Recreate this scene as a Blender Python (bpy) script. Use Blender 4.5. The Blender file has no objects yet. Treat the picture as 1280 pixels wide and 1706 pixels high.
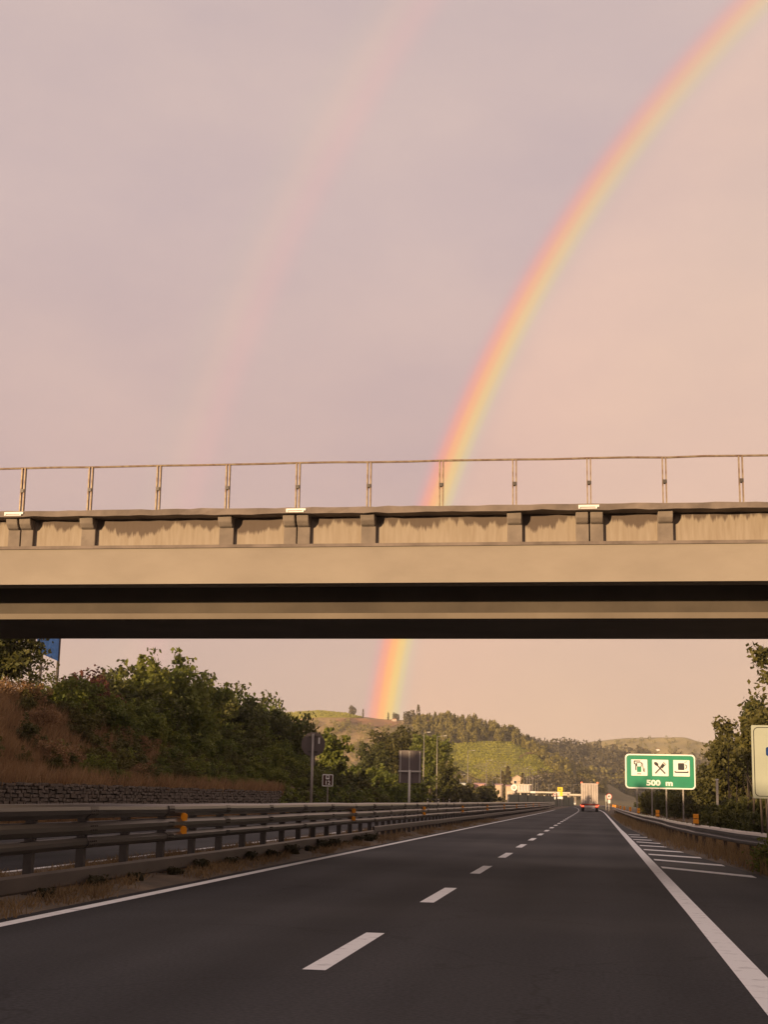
import bpy, math, random
import numpy as np
from mathutils import Vector, Matrix
from mathutils.bvhtree import BVHTree

random.seed(7)
RNG = np.random.default_rng(11)
scene = bpy.context.scene
C = scene.collection
R = math.radians

# ------------------------------------------------------------------ camera
FPX, CAM_H = 2400.0, 1.43
def _cam_axes():
    r = R(1.25)
    u, v = 992 - 640, 1336 - 853
    u0 = u * math.cos(r) + v * math.sin(r); v0 = -u * math.sin(r) + v * math.cos(r)
    p = math.atan2(v0, FPX)
    yaw = math.atan2(u0, v0 * math.sin(p) + FPX * math.cos(p))
    fw = Vector((-math.sin(yaw) * math.cos(p), math.cos(yaw) * math.cos(p), math.sin(p)))
    rt = Vector((math.cos(yaw), math.sin(yaw), 0)); up = rt.cross(fw)
    return rt * math.cos(r) + up * math.sin(r), rt * math.sin(r) - up * math.cos(r), fw
CR, CD, CF = _cam_axes()
CAM = Vector((0, 0, CAM_H))
cam_data = bpy.data.cameras.new('camera')
cam = bpy.data.objects.new('camera', cam_data)
C.objects.link(cam)
m = Matrix((CR, -CD, -CF)).transposed().to_4x4(); m.translation = CAM
cam.matrix_world = m
cam_data.sensor_fit = 'VERTICAL'
cam_data.sensor_height = 24.0
cam_data.lens = 24.0 * FPX / 1706.0
cam_data.clip_start = 0.1
cam_data.clip_end = 9000
scene.camera = cam

# ------------------------------------------------------------------ sky, sun, exposure
SUN_AZ, SUN_EL, BOW_AZ, BOW_EL = 33.0, 4.0, 31.5, 2.5           # the light travels towards this azimuth (from +Y to +X)
def _anti(el, az=SUN_AZ): return Vector((math.sin(R(az)) * math.cos(R(el)), math.cos(R(az)) * math.cos(R(el)), -math.sin(R(el))))
ANTI = _anti(SUN_EL)
world = bpy.data.worlds.new('World'); scene.world = world
world.use_nodes = True
def build_world():
    nt = world.node_tree; N = nt.nodes; L = nt.links
    N.clear()
    out = N.new('ShaderNodeOutputWorld')
    sky = N.new('ShaderNodeTexSky'); sky.sky_type = 'NISHITA'; sky.sun_disc = False
    sky.sun_elevation = R(SUN_EL); sky.sun_rotation = R(SUN_AZ + 180)
    bg1 = N.new('ShaderNodeBackground'); bg1.inputs['Strength'].default_value = 0.1
    L.new(sky.outputs[0], bg1.inputs[0])
    tc = N.new('ShaderNodeTexCoord')
    nrm = N.new('ShaderNodeVectorMath'); nrm.operation = 'NORMALIZE'; L.new(tc.outputs['Generated'], nrm.inputs[0])
    sep = N.new('ShaderNodeSeparateXYZ'); L.new(nrm.outputs[0], sep.inputs[0])
    # cloud deck: peach near the horizon to mauve-grey higher up
    r_el = N.new('ShaderNodeValToRGB'); L.new(sep.outputs['Z'], r_el.inputs[0])
    e = r_el.color_ramp.elements
    e[0].position = 0.0; e[0].color = (.60, .425, .335, 1)
    e[1].position = 0.55; e[1].color = (.60, .475, .45, 1)
    for pos, col in ((.10, (.585, .42, .36)), (.22, (.585, .425, .395)), (.38, (.60, .465, .445))):
        k = e.new(pos); k.color = (*col, 1)
    # soft cloud mottling
    mp = N.new('ShaderNodeMapping'); mp.inputs['Scale'].default_value = (2.6, 2.6, 5.2); L.new(nrm.outputs[0], mp.inputs[0])
    nz = N.new('ShaderNodeTexNoise'); nz.inputs['Scale'].default_value = 1.6; nz.inputs['Detail'].default_value = 5; nz.inputs['Roughness'].default_value = .52
    L.new(mp.outputs[0], nz.inputs['Vector'])
    nr = N.new('ShaderNodeValToRGB'); L.new(nz.outputs['Fac'], nr.inputs[0])
    ne = nr.color_ramp.elements
    ne[0].position = .32; ne[0].color = (.915, .91, .945, 1); ne[1].position = .68; ne[1].color = (1.06, 1.03, 1.0, 1)
    mul = N.new('ShaderNodeMix'); mul.data_type = 'RGBA'; mul.blend_type = 'MULTIPLY'; mul.inputs[0].default_value = 1
    L.new(r_el.outputs[0], mul.inputs[6]); L.new(nr.outputs[0], mul.inputs[7])
    # angle from the antisolar point, in degrees / 90
    dot = N.new('ShaderNodeVectorMath'); dot.operation = 'DOT_PRODUCT'; L.new(nrm.outputs[0], dot.inputs[0]); dot.inputs[1].default_value = _anti(BOW_EL, BOW_AZ)
    ac = N.new('ShaderNodeMath'); ac.operation = 'ARCCOSINE'; L.new(dot.outputs['Value'], ac.inputs[0])
    def mrange(a, b):
        q = N.new('ShaderNodeMapRange'); q.inputs[1].default_value = R(a); q.inputs[2].default_value = R(b); q.clamp = True
        L.new(ac.outputs[0], q.inputs[0]); return q.outputs[0]
    def ramp(src, stops):
        q = N.new('ShaderNodeValToRGB'); L.new(src, q.inputs[0]); el = q.color_ramp.elements
        q.color_ramp.interpolation = 'B_SPLINE' if False else 'EASE'
        el[0].position, el[0].color = stops[0]; el[1].position, el[1].color = stops[-1]
        for p_, c_ in stops[1:-1]:
            k = el.new(p_); k.color = c_
        return q
    def mixc(fac, a, b):
        q = N.new('ShaderNodeMix'); q.data_type = 'RGBA'
        if isinstance(fac, float): q.inputs[0].default_value = fac
        else: L.new(fac, q.inputs[0])
        L.new(a, q.inputs[6]); L.new(b, q.inputs[7]) if not isinstance(b, tuple) else setattr(q.inputs[7], 'default_value', b)
        return q.outputs[2]
    # the sky inside the primary bow is brighter and warmer
    ins = ramp(mrange(10, 43.2), [(0, (1.20, 1.16, 1.0, 1)), (.70, (1.22, 1.15, .99, 1)), (.86, (1.24, 1.14, 1.0, 1)), (.93, (1, 1, 1, 1)), (1, (1, 1, 1, 1))])
    mul2 = N.new('ShaderNodeMix'); mul2.data_type = 'RGBA'; mul2.blend_type = 'MULTIPLY'; mul2.inputs[0].default_value = 1
    L.new(mul.outputs[2], mul2.inputs[6]); L.new(ins.outputs[0], mul2.inputs[7])
    # primary bow, 39.5 to 43.5 degrees: violet - green - yellow - orange - red outwards
    t = mrange(39.12, 41.16)
    bow_c = ramp(t, [(0, (.70, .50, .42, 1)), (.14, (.66, .55, .42, 1)), (.27, (.72, .60, .30, 1)), (.40, (.92, .62, .17, 1)),
                     (.55, (1.04, .46, .15, 1)), (.70, (1.0, .33, .22, 1)), (.86, (.72, .36, .36, 1)), (1, (.60, .38, .40, 1))])
    bow_a = ramp(t, [(0, (0, 0, 0, 1)), (.14, (.30, .30, .30, 1)), (.28, (.80, .80, .80, 1)), (.58, (1, 1, 1, 1)), (.76, (.72, .72, .72, 1)), (1, (0, 0, 0, 1))])
    # it fades with height
    hf = N.new('ShaderNodeMapRange'); hf.inputs[1].default_value = 0; hf.inputs[2].default_value = .46; hf.inputs[3].default_value = 1.0; hf.inputs[4].default_value = .36
    L.new(sep.outputs['Z'], hf.inputs[0])
    fa = N.new('ShaderNodeMath'); fa.operation = 'MULTIPLY'; L.new(bow_a.outputs[0], fa.inputs[0]); L.new(hf.outputs[0], fa.inputs[1])
    c1 = mixc(fa.outputs[0], mul2.outputs[2], bow_c.outputs[0])
    # secondary bow, reversed and faint
    t2 = mrange(48.5, 51.9)
    b2c = ramp(t2, [(0, (.68, .40, .42, 1)), (.30, (.80, .45, .42, 1)), (.55, (.80, .54, .42, 1)), (.8, (.64, .54, .42, 1)), (1, (.58, .47, .44, 1))])
    b2a = ramp(t2, [(0, (0, 0, 0, 1)), (.3, (.24, .24, .24, 1)), (.5, (.20, .20, .20, 1)), (.72, (.09, .09, .09, 1)), (1, (0, 0, 0, 1))])
    c2 = mixc(b2a.outputs[0], c1, b2c.outputs[0])
    bg2 = N.new('ShaderNodeBackground'); bg2.inputs['Strength'].default_value = .72
    L.new(c2, bg2.inputs[0])
    mx = N.new('ShaderNodeMixShader'); mx.inputs[0].default_value = .96
    L.new(bg1.outputs[0], mx.inputs[1]); L.new(bg2.outputs[0], mx.inputs[2]); L.new(mx.outputs[0], out.inputs[0])
build_world()
sun_d = bpy.data.lights.new('sun', 'SUN'); sun_d.energy = 5.0; sun_d.angle = R(0.6); sun_d.color = (1.0, .69, .39)
sun = bpy.data.objects.new('sun', sun_d); C.objects.link(sun)
sun.rotation_euler = ANTI.to_track_quat('-Z', 'Y').to_euler()
vs = scene.view_settings
vs.view_transform = 'Standard'; vs.look = 'None'; vs.gamma = 1; vs.exposure = .60; vs.use_curve_mapping = False
scene.render.engine = 'CYCLES'
scene.cycles.max_bounces = 6
scene.cycles.diffuse_bounces = 3
scene.cycles.volume_bounces = 0
scene.cycles.transparent_max_bounces = 8

# ------------------------------------------------------------------ helpers
def ray(x, y):
    return (CR * (x - 640) + CD * (y - 853) + CF * FPX).normalized()
def at_Y(x, y, Y):
    d = ray(x, y); return CAM + d * (Y / d.y)
def at_X(x, y, X):
    d = ray(x, y); return CAM + d * (X / d.x)
def on_ground(x, y, z=0.0):
    d = ray(x, y); return CAM + d * ((z - CAM_H) / d.z)
def bend(Y):
    return -7.3e-5 * max(0.0, Y - 180) ** 2

def tag(o, label=None, cat=None, group=None, kind=None):
    if label: o['label'] = label
    if cat: o['category'] = cat
    if group: o['group'] = group
    if kind: o['kind'] = kind
    return o
def thing(name, label, cat, loc=(0, 0, 0), group=None, rz=0):
    o = bpy.data.objects.new(name, None); C.objects.link(o)
    o.location = loc; o.rotation_euler = (0, 0, rz); o.empty_display_size = .3
    return tag(o, label, cat, group)
def link(name, me, mat, parent=None, loc=None):
    o = bpy.data.objects.new(name, me); C.objects.link(o)
    if mat is not None and not me.materials:
        for q in (mat if isinstance(mat, (list, tuple)) else [mat]): me.materials.append(q)
    if parent is not None: o.parent = parent
    if loc is not None: o.location = loc
    return o
def kids(o):
    return [c for c in bpy.data.objects if c.parent == o]
def copy_thing(o, loc, rz=0, scale=None, label=None):
    if 'kids' not in CACHE.setdefault(o.name, {}): CACHE[o.name]['kids'] = [(c, kids(c)) for c in kids(o)]
    n = o.copy(); C.objects.link(n); n.location = loc; n.rotation_euler = (0, 0, rz)
    if scale is not None: n.scale = scale if isinstance(scale, (tuple, list)) else (scale,) * 3
    if label: n['label'] = label
    for c, gs in CACHE[o.name]['kids']:
        d = c.copy(); C.objects.link(d); d.parent = n
        for g in gs:
            h = g.copy(); C.objects.link(h); h.parent = d
    return n
CACHE = {}

def np_mesh(name, V, F, smooth=False):
    V = np.asarray(V, np.float32).reshape(-1, 3); F = np.asarray(F, np.int32)
    me = bpy.data.meshes.new(name)
    n, k = F.shape
    me.vertices.add(len(V)); me.vertices.foreach_set('co', V.ravel())
    me.loops.add(n * k); me.loops.foreach_set('vertex_index', F.ravel())
    me.polygons.add(n); me.polygons.foreach_set('loop_start', np.arange(0, n * k, k, dtype=np.int32))
    if smooth: me.polygons.foreach_set('use_smooth', np.ones(n, bool))
    me.update(calc_edges=True); return me

class MB:
    def __init__(s): s.v = []; s.f = []
    def add(s, V, F):
        b = len(s.v); s.v += [tuple(q) for q in V]; s.f += [tuple(i + b for i in f) for f in F]; return s
    def box(s, x0, x1, y0, y1, z0, z1):
        V = [(x0, y0, z0), (x1, y0, z0), (x1, y1, z0), (x0, y1, z0), (x0, y0, z1), (x1, y0, z1), (x1, y1, z1), (x0, y1, z1)]
        return s.add(V, [(0, 3, 2, 1), (4, 5, 6, 7), (0, 1, 5, 4), (1, 2, 6, 5), (2, 3, 7, 6), (3, 0, 4, 7)])
    def tube(s, pts, rad, n=8, cap=True):
        pts = [Vector(p) for p in pts]
        if not hasattr(rad, '__len__'): rad = [rad] * len(pts)
        b = len(s.v)
        for i, p in enumerate(pts):
            t = (pts[min(i + 1, len(pts) - 1)] - pts[max(i - 1, 0)]).normalized()
            a = Vector((1, 0, 0)) if abs(t.x) < .8 else Vector((0, 1, 0))
            u = t.cross(a).normalized(); w = t.cross(u)
            for k in range(n):
                q = 2 * math.pi * k / n
                s.v.append(tuple(p + (u * math.cos(q) + w * math.sin(q)) * rad[i]))
        for i in range(len(pts) - 1):
            for k in range(n):
                k2 = (k + 1) % n
                s.f.append((b + i * n + k, b + i * n + k2, b + (i + 1) * n + k2, b + (i + 1) * n + k))
        if cap:
            s.f.append(tuple(b + k for k in reversed(range(n)))); s.f.append(tuple(b + (len(pts) - 1) * n + k for k in range(n)))
        return s
    def prism(s, poly, y0, y1):
        """polygon in the x-z plane, thickness from y0 (front, towards the driver) to y1"""
        n = len(poly); V = [(x, y0, z) for x, z in poly] + [(x, y1, z) for x, z in poly]
        F = [tuple(range(n)), tuple(reversed(range(n, 2 * n)))] + [(i, i + n, (i + 1) % n + n, (i + 1) % n) for i in range(n)]
        return s.add(V, F)
    def loft(s, prof, path, closed=True):
        """profile (dx, z) swept along path [(x, y, dz)]"""
        n = len(prof); b = len(s.v)
        for (x, y, dz) in path:
            for (dx, z) in prof: s.v.append((x + dx, y, z + dz))
        kk = n if closed else n - 1
        for i in range(len(path) - 1):
            for k in range(kk):
                k2 = (k + 1) % n
                s.f.append((b + i * n + k, b + i * n + k2, b + (i + 1) * n + k2, b + (i + 1) * n + k))
        if closed:
            s.f.append(tuple(b + k for k in range(n))); s.f.append(tuple(b + (len(path) - 1) * n + k for k in reversed(range(n))))
        return s
    def build(s, name, mat, parent=None, loc=None, smooth=False, bevel=0):
        me = bpy.data.meshes.new(name); me.from_pydata(s.v, [], s.f)
        import bmesh
        bm = bmesh.new(); bm.from_mesh(me); bmesh.ops.recalc_face_normals(bm, faces=bm.faces)
        if bevel: bmesh.ops.bevel(bm, geom=bm.edges[:], offset=bevel, segments=2, affect='EDGES', profile=.5, clamp_overlap=True)
        bm.to_mesh(me); bm.free()
        if smooth: me.polygons.foreach_set('use_smooth', [True] * len(me.polygons))
        return link(name, me, mat, parent, loc)

def rrect(x0, x1, z0, z1, r, n=5):
    out = []
    for cx, cz, a0 in ((x1 - r, z0 + r, -90), (x1 - r, z1 - r, 0), (x0 + r, z1 - r, 90), (x0 + r, z0 + r, 180)):
        for i in range(n + 1):
            a = R(a0 + 90 * i / n); out.append((cx + r * math.cos(a), cz + r * math.sin(a)))
    return out
def circ(cx, cz, r, n=32):
    return [(cx + r * math.cos(2 * math.pi * i / n), cz + r * math.sin(2 * math.pi * i / n)) for i in range(n)]
def text(body, size, x, y, z, mat, parent, weight=.0, name='lettering', sx=1.0):
    cu = bpy.data.curves.new(name, 'FONT'); cu.body = body; cu.size = size; cu.align_x = 'CENTER'; cu.align_y = 'CENTER'
    cu.offset = weight; cu.extrude = .004; cu.materials.append(mat)
    tmp = bpy.data.objects.new('tmp', cu); C.objects.link(tmp)
    dg = bpy.context.evaluated_depsgraph_get(); dg.update()
    me = bpy.data.meshes.new_from_object(tmp.evaluated_get(dg)); bpy.data.objects.remove(tmp)
    me.name = name; me.materials.clear(); me.materials.append(mat)
    o = bpy.data.objects.new(name, me); C.objects.link(o); o.parent = parent
    o.location = (x, y, z); o.rotation_euler = (R(90), 0, 0); o.scale = (sx, 1, 1)
    return o

# ------------------------------------------------------------------ materials
def mat(name, col, rough=.7, metal=0.0, vary=.15, scale=4.0, col2=None, detail=5, bump=0.0, bscale=None, coords='Object', emit=0.0, spec=.5, stretch=None, contrast=(.35, .65)):
    M = bpy.data.materials.new(name); M.use_nodes = True
    nt = M.node_tree; N = nt.nodes; L = nt.links; b = N['Principled BSDF']
    b.inputs['Roughness'].default_value = rough; b.inputs['Metallic'].default_value = metal
    b.inputs['Specular IOR Level'].default_value = spec
    if col2 is None: col2 = tuple(c * (1 - vary) for c in col); col = tuple(c * (1 + vary) for c in col)
    tc = N.new('ShaderNodeTexCoord'); vec = tc.outputs[coords]
    if stretch:
        mp = N.new('ShaderNodeMapping'); mp.inputs['Scale'].default_value = stretch; L.new(vec, mp.inputs[0]); vec = mp.outputs[0]
    nz = N.new('ShaderNodeTexNoise'); nz.inputs['Scale'].default_value = scale; nz.inputs['Detail'].default_value = detail; nz.inputs['Roughness'].default_value = .6
    L.new(vec, nz.inputs['Vector'])
    rp = N.new('ShaderNodeValToRGB'); L.new(nz.outputs['Fac'], rp.inputs[0])
    rp.color_ramp.elements[0].position = contrast[0]; rp.color_ramp.elements[0].color = (*col2, 1)
    rp.color_ramp.elements[1].position = contrast[1]; rp.color_ramp.elements[1].color = (*col, 1)
    L.new(rp.outputs[0], b.inputs['Base Color'])
    if bump:
        n2 = N.new('ShaderNodeTexNoise'); n2.inputs['Scale'].default_value = bscale or scale * 6; n2.inputs['Detail'].default_value = 3
        L.new(vec, n2.inputs['Vector'])
        bp = N.new('ShaderNodeBump'); bp.inputs['Strength'].default_value = bump; bp.inputs['Distance'].default_value = .02
        L.new(n2.outputs['Fac'], bp.inputs['Height']); L.new(bp.outputs[0], b.inputs['Normal'])
    if emit:
        b.inputs['Emission Color'].default_value = (*col, 1); b.inputs['Emission Strength'].default_value = emit
    M['ramp'] = rp.name
    return M
def leaf_mat(name, cols, trans=.36, nscale=.35):
    """leaf colour from per-leaf and per-clump variation; some light passes through"""
    M = bpy.data.materials.new(name); M.use_nodes = True
    nt = M.node_tree; N = nt.nodes; L = nt.links; b = N['Principled BSDF']; out = N['Material Output']
    geo = N.new('ShaderNodeNewGeometry'); oi = N.new('ShaderNodeObjectInfo'); tc = N.new('ShaderNodeTexCoord')
    nz = N.new('ShaderNodeTexNoise'); nz.inputs['Scale'].default_value = nscale; nz.inputs['Detail'].default_value = 2
    L.new(tc.outputs['Object'], nz.inputs['Vector'])
    a = N.new('ShaderNodeMath'); a.operation = 'MULTIPLY_ADD'; L.new(geo.outputs['Random Per Island'], a.inputs[0]); a.inputs[1].default_value = .45; L.new(nz.outputs['Fac'], a.inputs[2])
    c = N.new('ShaderNodeMath'); c.operation = 'MULTIPLY_ADD'; L.new(oi.outputs['Random'], c.inputs[0]); c.inputs[1].default_value = .35; L.new(a.outputs[0], c.inputs[2])
    mr = N.new('ShaderNodeMapRange'); mr.inputs[1].default_value = .4; mr.inputs[2].default_value = 1.3; L.new(c.outputs[0], mr.inputs[0])
    rp = N.new('ShaderNodeValToRGB'); L.new(mr.outputs[0], rp.inputs[0]); el = rp.color_ramp.elements
    el[0].color = (*cols[0], 1); el[1].color = (*cols[-1], 1)
    for i, q in enumerate(cols[1:-1]):
        k = el.new((i + 1) / (len(cols) - 1)); k.color = (*q, 1)
    L.new(rp.outputs[0], b.inputs['Base Color']); b.inputs['Roughness'].default_value = .6; b.inputs['Specular IOR Level'].default_value = .3
    tr = N.new('ShaderNodeBsdfTranslucent'); L.new(rp.outputs[0], tr.inputs[0])
    mx = N.new('ShaderNodeMixShader'); mx.inputs[0].default_value = trans
    L.new(b.outputs[0], mx.inputs[1]); L.new(tr.outputs[0], mx.inputs[2]); L.new(mx.outputs[0], out.inputs[0])
    return M

def asphalt_mat():
    M = bpy.data.materials.new('asphalt'); M.use_nodes = True
    nt = M.node_tree; N = nt.nodes; L = nt.links; b = N['Principled BSDF']
    tc = N.new('ShaderNodeTexCoord')
    fine = N.new('ShaderNodeTexNoise'); fine.inputs['Scale'].default_value = 26; fine.inputs['Detail'].default_value = 4; L.new(tc.outputs['Object'], fine.inputs['Vector'])
    mp = N.new('ShaderNodeMapping'); mp.inputs['Scale'].default_value = (.9, .05, 1); L.new(tc.outputs['Object'], mp.inputs[0])
    track = N.new('ShaderNodeTexNoise'); track.inputs['Scale'].default_value = 1.0; track.inputs['Detail'].default_value = 5; L.new(mp.outputs[0], track.inputs['Vector'])
    big = N.new('ShaderNodeTexNoise'); big.inputs['Scale'].default_value = .12; big.inputs['Detail'].default_value = 4; L.new(tc.outputs['Object'], big.inputs['Vector'])
    def ramp(src, a, b_):
        r = N.new('ShaderNodeValToRGB'); L.new(src, r.inputs[0]); r.color_ramp.elements[0].position = .3; r.color_ramp.elements[1].position = .7
        r.color_ramp.elements[0].color = (*a, 1); r.color_ramp.elements[1].color = (*b_, 1); return r.outputs[0]
    c0 = ramp(fine.outputs['Fac'], (.0095, .0102, .0118), (.030, .0305, .0335))
    c1 = ramp(track.outputs['Fac'], (.80, .80, .80), (1.22, 1.2, 1.18))
    c2 = ramp(big.outputs['Fac'], (.82, .82, .84), (1.15, 1.14, 1.12))
    # paler wheel tracks
    sp = N.new('ShaderNodeSeparateXYZ'); L.new(tc.outputs['Object'], sp.inputs[0])
    wv = N.new('ShaderNodeMath'); wv.operation = 'MULTIPLY_ADD'; L.new(sp.outputs['X'], wv.inputs[0]); wv.inputs[1].default_value = 3.45; wv.inputs[2].default_value = 1.9
    sn = N.new('ShaderNodeMath'); sn.operation = 'SINE'; L.new(wv.outputs[0], sn.inputs[0])
    ad = N.new('ShaderNodeMath'); ad.operation = 'MULTIPLY_ADD'; L.new(sn.outputs[0], ad.inputs[0]); ad.inputs[1].default_value = .10; L.new(track.outputs['Fac'], ad.inputs[2])
    c1 = ramp(ad.outputs[0], (.74, .74, .76), (1.5, 1.48, 1.46))
    # hairline cracks
    vo = N.new('ShaderNodeTexVoronoi'); vo.feature = 'DISTANCE_TO_EDGE'; vo.inputs['Scale'].default_value = .22; vo.inputs['Randomness'].default_value = 1
    wn = N.new('ShaderNodeTexNoise'); wn.inputs['Scale'].default_value = 1.3; wn.inputs['Detail'].default_value = 4; L.new(tc.outputs['Object'], wn.inputs['Vector'])
    vm = N.new('ShaderNodeMix'); vm.data_type = 'RGBA'; vm.blend_type = 'ADD'; vm.inputs[0].default_value = 1.2; L.new(tc.outputs['Object'], vm.inputs[6]); L.new(wn.outputs['Color'], vm.inputs[7])
    L.new(vm.outputs[2], vo.inputs['Vector'])
    cr = N.new('ShaderNodeValToRGB'); L.new(vo.outputs['Distance'], cr.inputs[0]); cr.color_ramp.elements[0].position = .0015; cr.color_ramp.elements[0].color = (.55, .55, .55, 1); cr.color_ramp.elements[1].position = .006; cr.color_ramp.elements[1].color = (1, 1, 1, 1)
    prev = c0
    for c in (c1, c2, cr.outputs[0]):
        q = N.new('ShaderNodeMix'); q.data_type = 'RGBA'; q.blend_type = 'MULTIPLY'; q.inputs[0].default_value = 1
        L.new(prev, q.inputs[6]); L.new(c, q.inputs[7]); prev = q.outputs[2]
    L.new(prev, b.inputs['Base Color'])
    mr = N.new('ShaderNodeMapRange'); mr.inputs[1].default_value = .3; mr.inputs[2].default_value = .7; mr.inputs[3].default_value = .66; mr.inputs[4].default_value = .92
    L.new(big.outputs['Fac'], mr.inputs[0]); L.new(mr.outputs[0], b.inputs['Roughness'])
    b.inputs['Specular IOR Level'].default_value = .2
    bp = N.new('ShaderNodeBump'); bp.inputs['Strength'].default_value = .35; bp.inputs['Distance'].default_value = .01; L.new(fine.outputs['Fac'], bp.inputs['Height']); L.new(bp.outputs[0], b.inputs['Normal'])
    return M
def stained_mat(name, base, stain, top, depth, amount=1.0):
    """pale concrete panel with rust-brown runs hanging from its upper edge"""
    M = bpy.data.materials.new(name); M.use_nodes = True
    nt = M.node_tree; N = nt.nodes; L = nt.links; b = N['Principled BSDF']; b.inputs['Roughness'].default_value = .85
    tc = N.new('ShaderNodeTexCoord'); sp = N.new('ShaderNodeSeparateXYZ'); L.new(tc.outputs['Object'], sp.inputs[0])
    mp = N.new('ShaderNodeMapping'); mp.inputs['Scale'].default_value = (6, 1, .7); L.new(tc.outputs['Object'], mp.inputs[0])
    n1 = N.new('ShaderNodeTexNoise'); n1.inputs['Scale'].default_value = 1.0; n1.inputs['Detail'].default_value = 4; n1.inputs['Roughness'].default_value = .65; L.new(mp.outputs[0], n1.inputs['Vector'])
    mp2 = N.new('ShaderNodeMapping'); mp2.inputs['Scale'].default_value = (.8, 1, .2); L.new(tc.outputs['Object'], mp2.inputs[0])
    n0 = N.new('ShaderNodeTexNoise'); n0.inputs['Scale'].default_value = 1.0; n0.inputs['Detail'].default_value = 1; L.new(mp2.outputs[0], n0.inputs['Vector'])
    # length of the run
    a = N.new('ShaderNodeMath'); a.operation = 'MULTIPLY_ADD'; L.new(n1.outputs['Fac'], a.inputs[0]); a.inputs[1].default_value = .9
    L.new(n0.outputs['Fac'], a.inputs[2])
    ln = N.new('ShaderNodeMath'); ln.operation = 'MULTIPLY_ADD'; L.new(a.outputs[0], ln.inputs[0]); ln.inputs[1].default_value = depth * 1.5; ln.inputs[2].default_value = -depth * 1.05 * (2 - amount)
    d = N.new('ShaderNodeMath'); d.operation = 'SUBTRACT'; d.inputs[0].default_value = top; L.new(sp.outputs['Z'], d.inputs[1])
    df = N.new('ShaderNodeMath'); df.operation = 'SUBTRACT'; L.new(ln.outputs[0], df.inputs[0]); L.new(d.outputs[0], df.inputs[1])
    mr = N.new('ShaderNodeMapRange'); mr.inputs[1].default_value = -.055; mr.inputs[2].default_value = .02; L.new(df.outputs[0], mr.inputs[0])
    n3 = N.new('ShaderNodeTexNoise'); n3.inputs['Scale'].default_value = 2.5; n3.inputs['Detail'].default_value = 5; L.new(mp.outputs[0], n3.inputs['Vector'])
    rp = N.new('ShaderNodeValToRGB'); L.new(n3.outputs['Fac'], rp.inputs[0]); rp.color_ramp.elements[0].position = .3; rp.color_ramp.elements[1].position = .65
    rp.color_ramp.elements[0].color = (base[0] * .82, base[1] * .78, base[2] * .73, 1); rp.color_ramp.elements[1].color = (*base, 1)
    k = N.new('ShaderNodeMath'); k.operation = 'MULTIPLY'; L.new(mr.outputs[0], k.inputs[0]); k.inputs[1].default_value = .85
    mx = N.new('ShaderNodeMix'); mx.data_type = 'RGBA'; L.new(k.outputs[0], mx.inputs[0]); L.new(rp.outputs[0], mx.inputs[6]); mx.inputs[7].default_value = (*stain, 1)
    L.new(mx.outputs[2], b.inputs['Base Color'])
    return M

M = {}
M['asphalt'] = asphalt_mat()
M['paint'] = mat('road_paint', (.72, .72, .70), .7, vary=.0, col2=(.42, .41, .40), scale=5, contrast=(.28, .46), detail=9)
M['soil'] = mat('dry_soil', (.13, .095, .06), .95, col2=(.06, .045, .03), scale=.8, bump=.6, bscale=9)
M['ground'] = mat('valley_ground', (.10, .10, .035), .95, col2=(.075, .06, .028), scale=.03)
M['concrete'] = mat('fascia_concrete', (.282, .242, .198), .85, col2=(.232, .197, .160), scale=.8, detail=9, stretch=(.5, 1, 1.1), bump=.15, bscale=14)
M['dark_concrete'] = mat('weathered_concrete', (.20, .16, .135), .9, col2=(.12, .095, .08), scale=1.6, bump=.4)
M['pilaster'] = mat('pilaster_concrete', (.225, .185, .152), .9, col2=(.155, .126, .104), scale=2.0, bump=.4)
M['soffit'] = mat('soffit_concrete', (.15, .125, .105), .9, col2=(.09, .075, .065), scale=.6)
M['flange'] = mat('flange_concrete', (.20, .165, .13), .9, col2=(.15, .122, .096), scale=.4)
M['web'] = mat('shaded_girder_concrete', (.10, .08, .06), .9, col2=(.065, .052, .04), scale=.5)  # shade put into the colour: darker web, so only the flange looks lit
M['panel'] = stained_mat('parapet_panel', (.30, .25, .195), (.075, .05, .038), 6.96, .46)
M['rail_paint'] = mat('railing_metal', (.30, .235, .155), .55, metal=.3, col2=(.16, .095, .06), scale=9)
M['galv'] = mat('galvanised_steel', (.30, .26, .23), .40, metal=.92, col2=(.17, .145, .125), scale=2.2, stretch=(1, .15, 1))
M['rail_steel'] = mat('weathered_rail_steel', (.040, .035, .032), .30, metal=.0, col2=(.022, .019, .018), scale=2.2, stretch=(1, .15, 1), spec=.6)
M['splice'] = mat('splice_steel', (.055, .047, .042), .42, metal=.0, col2=(.03, .025, .022), scale=6, spec=.5)
M['galv_dark'] = mat('weathered_steel', (.085, .07, .06), .5, metal=.2, col2=(.05, .042, .036), scale=2.5, stretch=(1, .3, 1))
M['post'] = mat('barrier_post_steel', (.055, .047, .04), .75, metal=.1, col2=(.032, .027, .024), scale=4)
M['white'] = mat('white_plate', (.74, .72, .68), .5, vary=.05)
M['orange'] = mat('orange_reflector', (.90, .34, .015), .35, vary=.08, emit=0)
M['sign_green'] = mat('sign_green', (.003, .215, .105), .45, vary=.08, scale=1.2)
M['sign_white'] = mat('sign_white', (.78, .77, .72), .5, vary=.03)
M['sign_cream'] = mat('sign_cream', (.36, .385, .31), .5, vary=.05, scale=1)
M['sign_black'] = mat('sign_black', (.012, .010, .010), .5)
M['sign_back'] = mat('sign_back_grey', (.13, .105, .095), .6, metal=.2, vary=.12, scale=1.5)
M['sign_brown'] = mat('sign_brown', (.06, .022, .012), .5)
M['sign_blue'] = mat('sign_blue', (.02, .05, .16), .95, vary=.2, spec=.05)
M['sign_red'] = mat('sign_red', (.50, .06, .035), .5)
M['sign_yellow'] = mat('sign_yellow', (.85, .62, .03), .5, vary=.05)
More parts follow.
